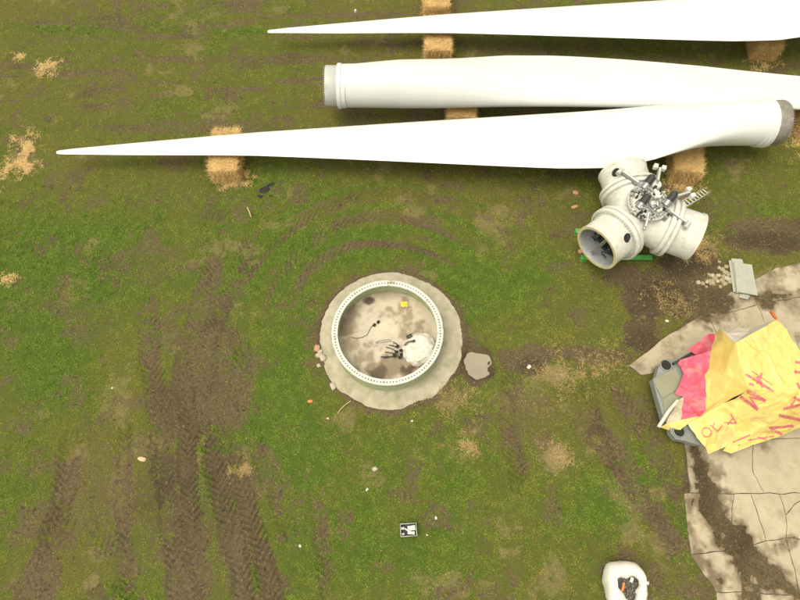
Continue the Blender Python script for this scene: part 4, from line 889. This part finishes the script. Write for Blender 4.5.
RUB = [(702.5,284,.10),(707,282,.09),(711,283,.15),(714,279,.12),(718,276,.09),(721.5,281,.11),(724,284.5,.12),(727,279,.12),(722,270,.10),(726,267,.10),(719,268,.08),(725,273,.11),(728,275,.10),(717,281.5,.1),(709,275,.07),(719,262,.07),(698,283,.10),(729,282,.10),(723,277,.09),(712,276,.10),(706,287,.07),(720,287,.07)]
for i, (x, y, s) in enumerate(RUB):
    stone('rubble_stone', x, y, s * 1.05, [STONE, STONEP, STONE][i % 3], {6: 'rubble stone nearest to the left edge of the stacked grey panels', 16: 'rubble stone at the far left end of the heap by the panels', 2: 'largest pale rubble stone in the left half of the heap', 20: 'rubble stone lowest at the left front of the heap', 15: 'rubble stone highest at the back of the heap toward the hub'}.get(i, 'pale rubble stone in the middle of the heap beside the grey panels'), 'stone', 'rubble heap by the panels', .9 + .5 * ((i * 37) % 10) / 10, i * 47)
for x, y, s, m, lab, e, r in [(345.5,293,.15,STONEP,'larger pale stone at upper left of the foundation against the ring',1.1,20),(350,289.5,.12,STONE,'smaller tan stone at upper left of the foundation behind the pale one',1.2,40),
 (327.5,319.5,.11,STONEP,'upper stone at the left edge of the foundation slab',1,60),(329.5,323.5,.12,STONE,'stone lying on the left edge of the foundation slab below another',1.3,120),
 (317.7,349,.14,BRICK,'orange tinted stone topmost of the heap left of the foundation',1.1,80),(320.5,352,.09,STONEP,'small flat stone under the orange one left of the foundation',1.3,0),(319.5,356,.11,STONEP,'white stone in the middle of the heap left of the foundation',1.4,10),
 (323.2,358.5,.13,STONEP,'rightmost white stone of the heap left of the foundation',1.2,110),(319,366,.09,STONEP,'lone small stone lying in grass left below the heap by foundation',1,110),(333.3,387,.11,STONEP,'whitish oblong stone in grass at lower left of the foundation',1.5,115),
 (437,373.5,.10,STONE,'stone lying on the lower right of the foundation slab',1.2,50),(424,388,.12,STONE,'flat stone on the foundation slab below the ring at right',1.4,20),(438,388,.11,STONEP,'tan stone at the lower right rim of the foundation slab',1.3,80),(390,403,.13,STONE,'stone at the bottom edge of the foundation slab',1.2,0),
 (375,469,.09,STONEP,'pale stone lying in grass below the foundation',1.2,30),(575.5,193,.105,BRICK,'pinkish brick piece in grass left of the upper hub socket',1.5,-30),(574,207.5,.09,BRICK,'pale orange brick piece lying left of the hub collar',1.9,15),(581,252,.13,BRICK,'orange brick block by the mouth of the open hub socket',1.1,0),
 (310.5,401.5,.075,ORANGE,'small orange lump in grass at lower left of the foundation',1.4,5),(142.5,459,.09,WOODC,'pale yellow wood chip lying on the muddy tyre tracks',2.0,-8)]:
    stone('brick_piece' if m is BRICK else 'wood_chip' if m is WOODC else 'orange_lump' if m is ORANGE else 'stone', x, y, s, m, lab, 'brick' if m is BRICK else 'wood chip' if m is WOODC else 'lump' if m is ORANGE else 'stone', 'loose pieces lying around' , e, r)
for i, (x, y, s, lab) in enumerate([(328,418.5,.055,'white scrap in grass below left of the foundation'),(367,489.5,.06,'white scrap in grass beneath the pale stone'),(436,518,.06,'white scrap in grass up to the right of the crate'),(427,535,.04,'tiny white scrap in grass beside the crate'),(412,421,.05,'white scrap just under the foundation'),(112,388,.05,'lone white scrap in grass at the left of the mud'),(300,546,.06,'white scrap on grass between tracks and crate'),(667,321,.08,'crumpled white scrap on the brown weeds near the yard'),(529,367,.10,'crumpled pale wrapper in the muddy patch right of the puddle')]):
    stone('white_scrap', x, y, s * .75, SACK, lab, 'scrap', 'white litter in the grass', 1.4, i * 50, .4)
for i, (x, y, s, e, r, lab) in enumerate([(264.5,190,.22,1.5,25,'largest black scrap of the group below the nearest blade'),(270.5,184.5,.12,2.2,25,'long thin black scrap at upper right of its group below the blade'),(260,196.5,.12,1.2,0,'round black scrap at lower left of its group below the blade'),(270.5,196,.09,.9,0,'small black scrap at lower right of its group below the blade')]):
    stone('black_scrap', x, y, s * .8, DARK, lab, 'scrap', 'black plastic scraps in the grass', e, r, .25)
mb = MB(); a = on_ground(247.5, 208, .04); b = on_ground(251.5, 218, .05); mb.tube([a, a.lerp(b, .5) + Vector((.02, 0, .02)), b], [.022, .028, .02], 6); tag(mb.build('pale_stick', WOODC), 'short pale stick lying in grass below the black scraps', 'stick')
mb = MB(); pts = [on_ground(x, y, .05) for x, y in [(338,413.5),(341,409),(346,404.5),(351,401.5)]]; mb.tube(pts, .016, 5); tag(mb.build('straw_stalk', WOODC), 'thin bent straw stalk in grass at lower left of foundation', 'stalk')
stk = thing('marker_stake', on_ground(357.5, 20.5), 'thin stake with white top standing behind the farthest blade', 'stake'); a = on_ground(357.5, 20.5); a.z = -.1; b = P(355.5, 12, 1.0)
mb = MB(); mb.rod(a, b, .035, 8); mb.build('post', WOODC, stk); mb = MB(); mb.rod(b, b + Vector((0, 0, .12)), .055, 10, .05); mb.build('cap', BAGW, stk)

# ------------------------------------------------------------------ grass, straw, clods
NG = 640000
yy = rng.uniform(-2.6, 28.5, NG * 2); hw = 13.4 + (yy + 1.6) * .29 + .8; keep = rng.random(len(yy)) < hw / 23; yy = yy[keep]; hw = hw[keep]; xx = rng.uniform(-1, 1, len(yy)) * hw
md = sample(MUD, xx, yy); lu = sample(LUSH, xx, yy); dr = sample(DRY, xx, yy); iy = sample(INY.astype(float), xx, yy); rf = np.hypot(xx - FC[0], yy - FC[1])
cl = fbm(xx, yy, .26, 4, 91)
pr = np.clip(1.05 - 1.25 * np.clip(md * 1.05 - .12 + (cl - .5) * .9, 0, 1), 0.015, 1) * (.55 + .5 * lu) * np.clip((cl - .28) * 3.2, .08, 1.25)
ok = (rng.random(len(xx)) < pr) & (iy < .02) & (rf > 2.9) & (np.hypot((xx - PUDC[0]) / .55, (yy - PUDC[1]) / .65) > 1)
xx, yy, md, lu, dr, cl = [q_[ok][:NG] for q_ in (xx, yy, md, lu, dr, cl)]; n = len(xx); zz = sample(Z, xx, yy)
a = rng.uniform(0, 2 * math.pi, n); ln = rng.uniform(.03, .10, n) * (.8 + .5 * lu); hh = rng.uniform(.015, .06, n) * (.7 + .7 * lu); wd = rng.uniform(.006, .013, n)
b0 = np.stack([xx, yy, zz - .005], 1); sv = np.stack([-np.sin(a) * wd, np.cos(a) * wd, np.zeros(n)], 1); tip = b0 + np.stack([np.cos(a) * ln, np.sin(a) * ln, hh], 1)
v = np.stack([b0 - sv, b0 + sv, tip], 1).reshape(-1, 3)
t = np.clip(lu + rng.normal(0, .22, n), 0, 1)[:, None]; c = np.array([.225, .205, .030]) * (1 - t) + np.array([.130, .208, .023]) * t
isd = (rng.random(n) < (.035 + .70 * dr + .12 * md))[:, None]; c = np.where(isd, np.array([.36, .27, .10]) * rng.uniform(.5, 1.15, (n, 1)), c * rng.uniform(.7, 1.25, (n, 1)) * (.72 + .9 * np.clip(cl - .2, 0, .6))[:, None])
nt_ = 5200; ty = rng.uniform(-2.4, 27, nt_ * 4); tx = rng.uniform(-1, 1, nt_ * 4) * (13.4 + (ty + 1.6) * .29 + .6)
pk = np.clip(sample(LUSH, tx, ty) - .15, 0, 1) * np.clip(1 - 1.5 * sample(MUD, tx, ty), 0, 1) * np.clip(fbm(tx, ty, .9, 4, 95) * 3 - 1.0, 0, 1)
ok = (rng.random(nt_ * 4) < pk) & (np.hypot(tx - FC[0], ty - FC[1]) > 2.95) & (sample(INY.astype(float), tx, ty) < .02); tx, ty = tx[ok][:nt_], ty[ok][:nt_]; kb = 14
bx_ = np.repeat(tx, kb) + rng.normal(0, .03, len(tx) * kb); by_ = np.repeat(ty, kb) + rng.normal(0, .03, len(tx) * kb); m_ = len(bx_); a = rng.uniform(0, 6.283, m_)
ln = rng.uniform(.05, .15, m_); hh = rng.uniform(.04, .12, m_); wd = rng.uniform(.006, .012, m_); b0 = np.stack([bx_, by_, sample(Z, bx_, by_) - .005], 1)
sv = np.stack([-np.sin(a) * wd, np.cos(a) * wd, np.zeros(m_)], 1); tip = b0 + np.stack([np.cos(a) * ln, np.sin(a) * ln, hh], 1)
v = np.concatenate([v, np.stack([b0 - sv, b0 + sv, tip], 1).reshape(-1, 3)]); c = np.concatenate([c, np.array([.11, .195, .020]) * rng.uniform(.5, 1.4, (m_, 1))]); n += m_
tag(np_mesh('grass', v, np.arange(3 * n).reshape(n, 3), attr_mat('grass_blades', rough=.7), cols={'tint': np.repeat(c, 3, 0)}, smooth=False), 'short patchy grass covering the field around tracks and foundation', 'grass', kind='stuff')
# loose straw
spots = [(29,150,.35,1400,.5),(25,140,.7,500,.6),(24,165,.9,1300,.45),(5,172,.8,800,.5),(50,65,.55,700,.5),(45,72,.6,350,.5),(20,57,.4,250,.5),(233,183,.55,900,.5),(244,176,.5,500,.5),(557,456,.75,500,.8),(470,443,.5,450,.8),(437,66,.8,500,.5),(763,66,.8,400,.5),(684,187,.9,900,.6),(670,300,1.1,700,.8),(700,252,1.2,1100,.8),(8,280,.4,300,.6),(565,372,1.6,900,1),(450,398,1.0,600,1),(600,360,1.2,500,1),(800,145,.9,500,.5),(437,20,1.0,900,.5),(241,470,.3,350,1),(690,245,.8,500,.6)]
vv = []; fcs = []; cs = []; base = 0
for si, (px, py, r_, n, kk) in enumerate(spots):
    cx, cy = g2(px, py)
    def fn(n, r):
        x = cx + r.normal(0, .75, 4 * n) * r_; y = cy + r.normal(0, .5, 4 * n) * r_; k_ = fbm(x, y, .3, 4, 300) + r.normal(0, .10, 4 * n); o_ = np.argsort(-k_ + .22 * np.hypot(x - cx, y - cy) / r_)[:n]; x, y = x[o_], y[o_]; z = sample(Z, x, y) + r.uniform(.005, .05, n)
        return np.stack([x, y, z], 1), np.tile([0, 0, 1.0], (n, 1)), np.zeros((n, 3))
    v, f, c = straw_mesh(n, fn, .06, .22, .007, 200 + si); dz = (v[2::3, 2] - v[0::3, 2]); v[2::3, 2] = v[0::3, 2] + np.clip(dz, -.01, .05)
    vv.append(v); fcs.append(f + base); cs.append(c * (1.0 if kk < .7 else .62)); base += len(v)
tag(np_mesh('loose_straw', np.concatenate(vv), np.concatenate(fcs), STRAW, cols={'tint': np.concatenate(cs)}, smooth=False), 'scattered straw on the ground near bales and in small piles', 'straw', kind='stuff')
# mud clods
n = 26000; yc = rng.uniform(-2.4, 24, n * 6); hw = 13.4 + (yc + 1.6) * .29 + .6; xc = rng.uniform(-1, 1, n * 6) * hw
mdv = sample(MUD, xc, yc); iy = sample(INY.astype(float), xc, yc); cv = sample(COV, xc, yc); rf = np.hypot(xc - FC[0], yc - FC[1])
ok = (rng.random(n * 6) < np.where(iy > .5, (cv > .5) * .16, np.clip(mdv - .3, 0, 1) ** 1.3 * .6)) & (rf > 2.9) & (np.hypot((xc - PUDC[0]) / .55, (yc - PUDC[1]) / .65) > 1.1); xc, yc = xc[ok][:n], yc[ok][:n]; n = len(xc)
s = rng.lognormal(-3.85, .45, n); s = np.clip(s, .008, .06); zc = sample(Z, xc, yc)
oct_ = np.array([[1, 0, 0], [0, 1, 0], [-1, 0, 0], [0, -1, 0], [0, 0, .7], [0, 0, -.5]]); of = np.array([[0, 1, 4], [1, 2, 4], [2, 3, 4], [3, 0, 4], [1, 0, 5], [2, 1, 5], [3, 2, 5], [0, 3, 5]])
v = (oct_[None] * s[:, None, None] * rng.uniform(.6, 1.4, (n, 6, 1))); an = rng.uniform(0, 6.28, n); ca, sa = np.cos(an)[:, None], np.sin(an)[:, None]
v = np.stack([v[..., 0] * ca - v[..., 1] * sa + xc[:, None], v[..., 0] * sa + v[..., 1] * ca + yc[:, None], v[..., 2] + zc[:, None] + .3 * s[:, None]], -1)
f = (of[None] + (np.arange(n) * 6)[:, None, None]).reshape(-1, 3); c = np.array([.13, .098, .055]) * rng.uniform(.6, 1.5, (n, 1))
tag(np_mesh('mud_clods', v.reshape(-1, 3), f, attr_mat('mud_clod', rough=.95), cols={'tint': np.repeat(c, 6, 0)}, smooth=False), 'crumbs of brown mud along the tyre tracks and yard edge', 'mud', kind='stuff')
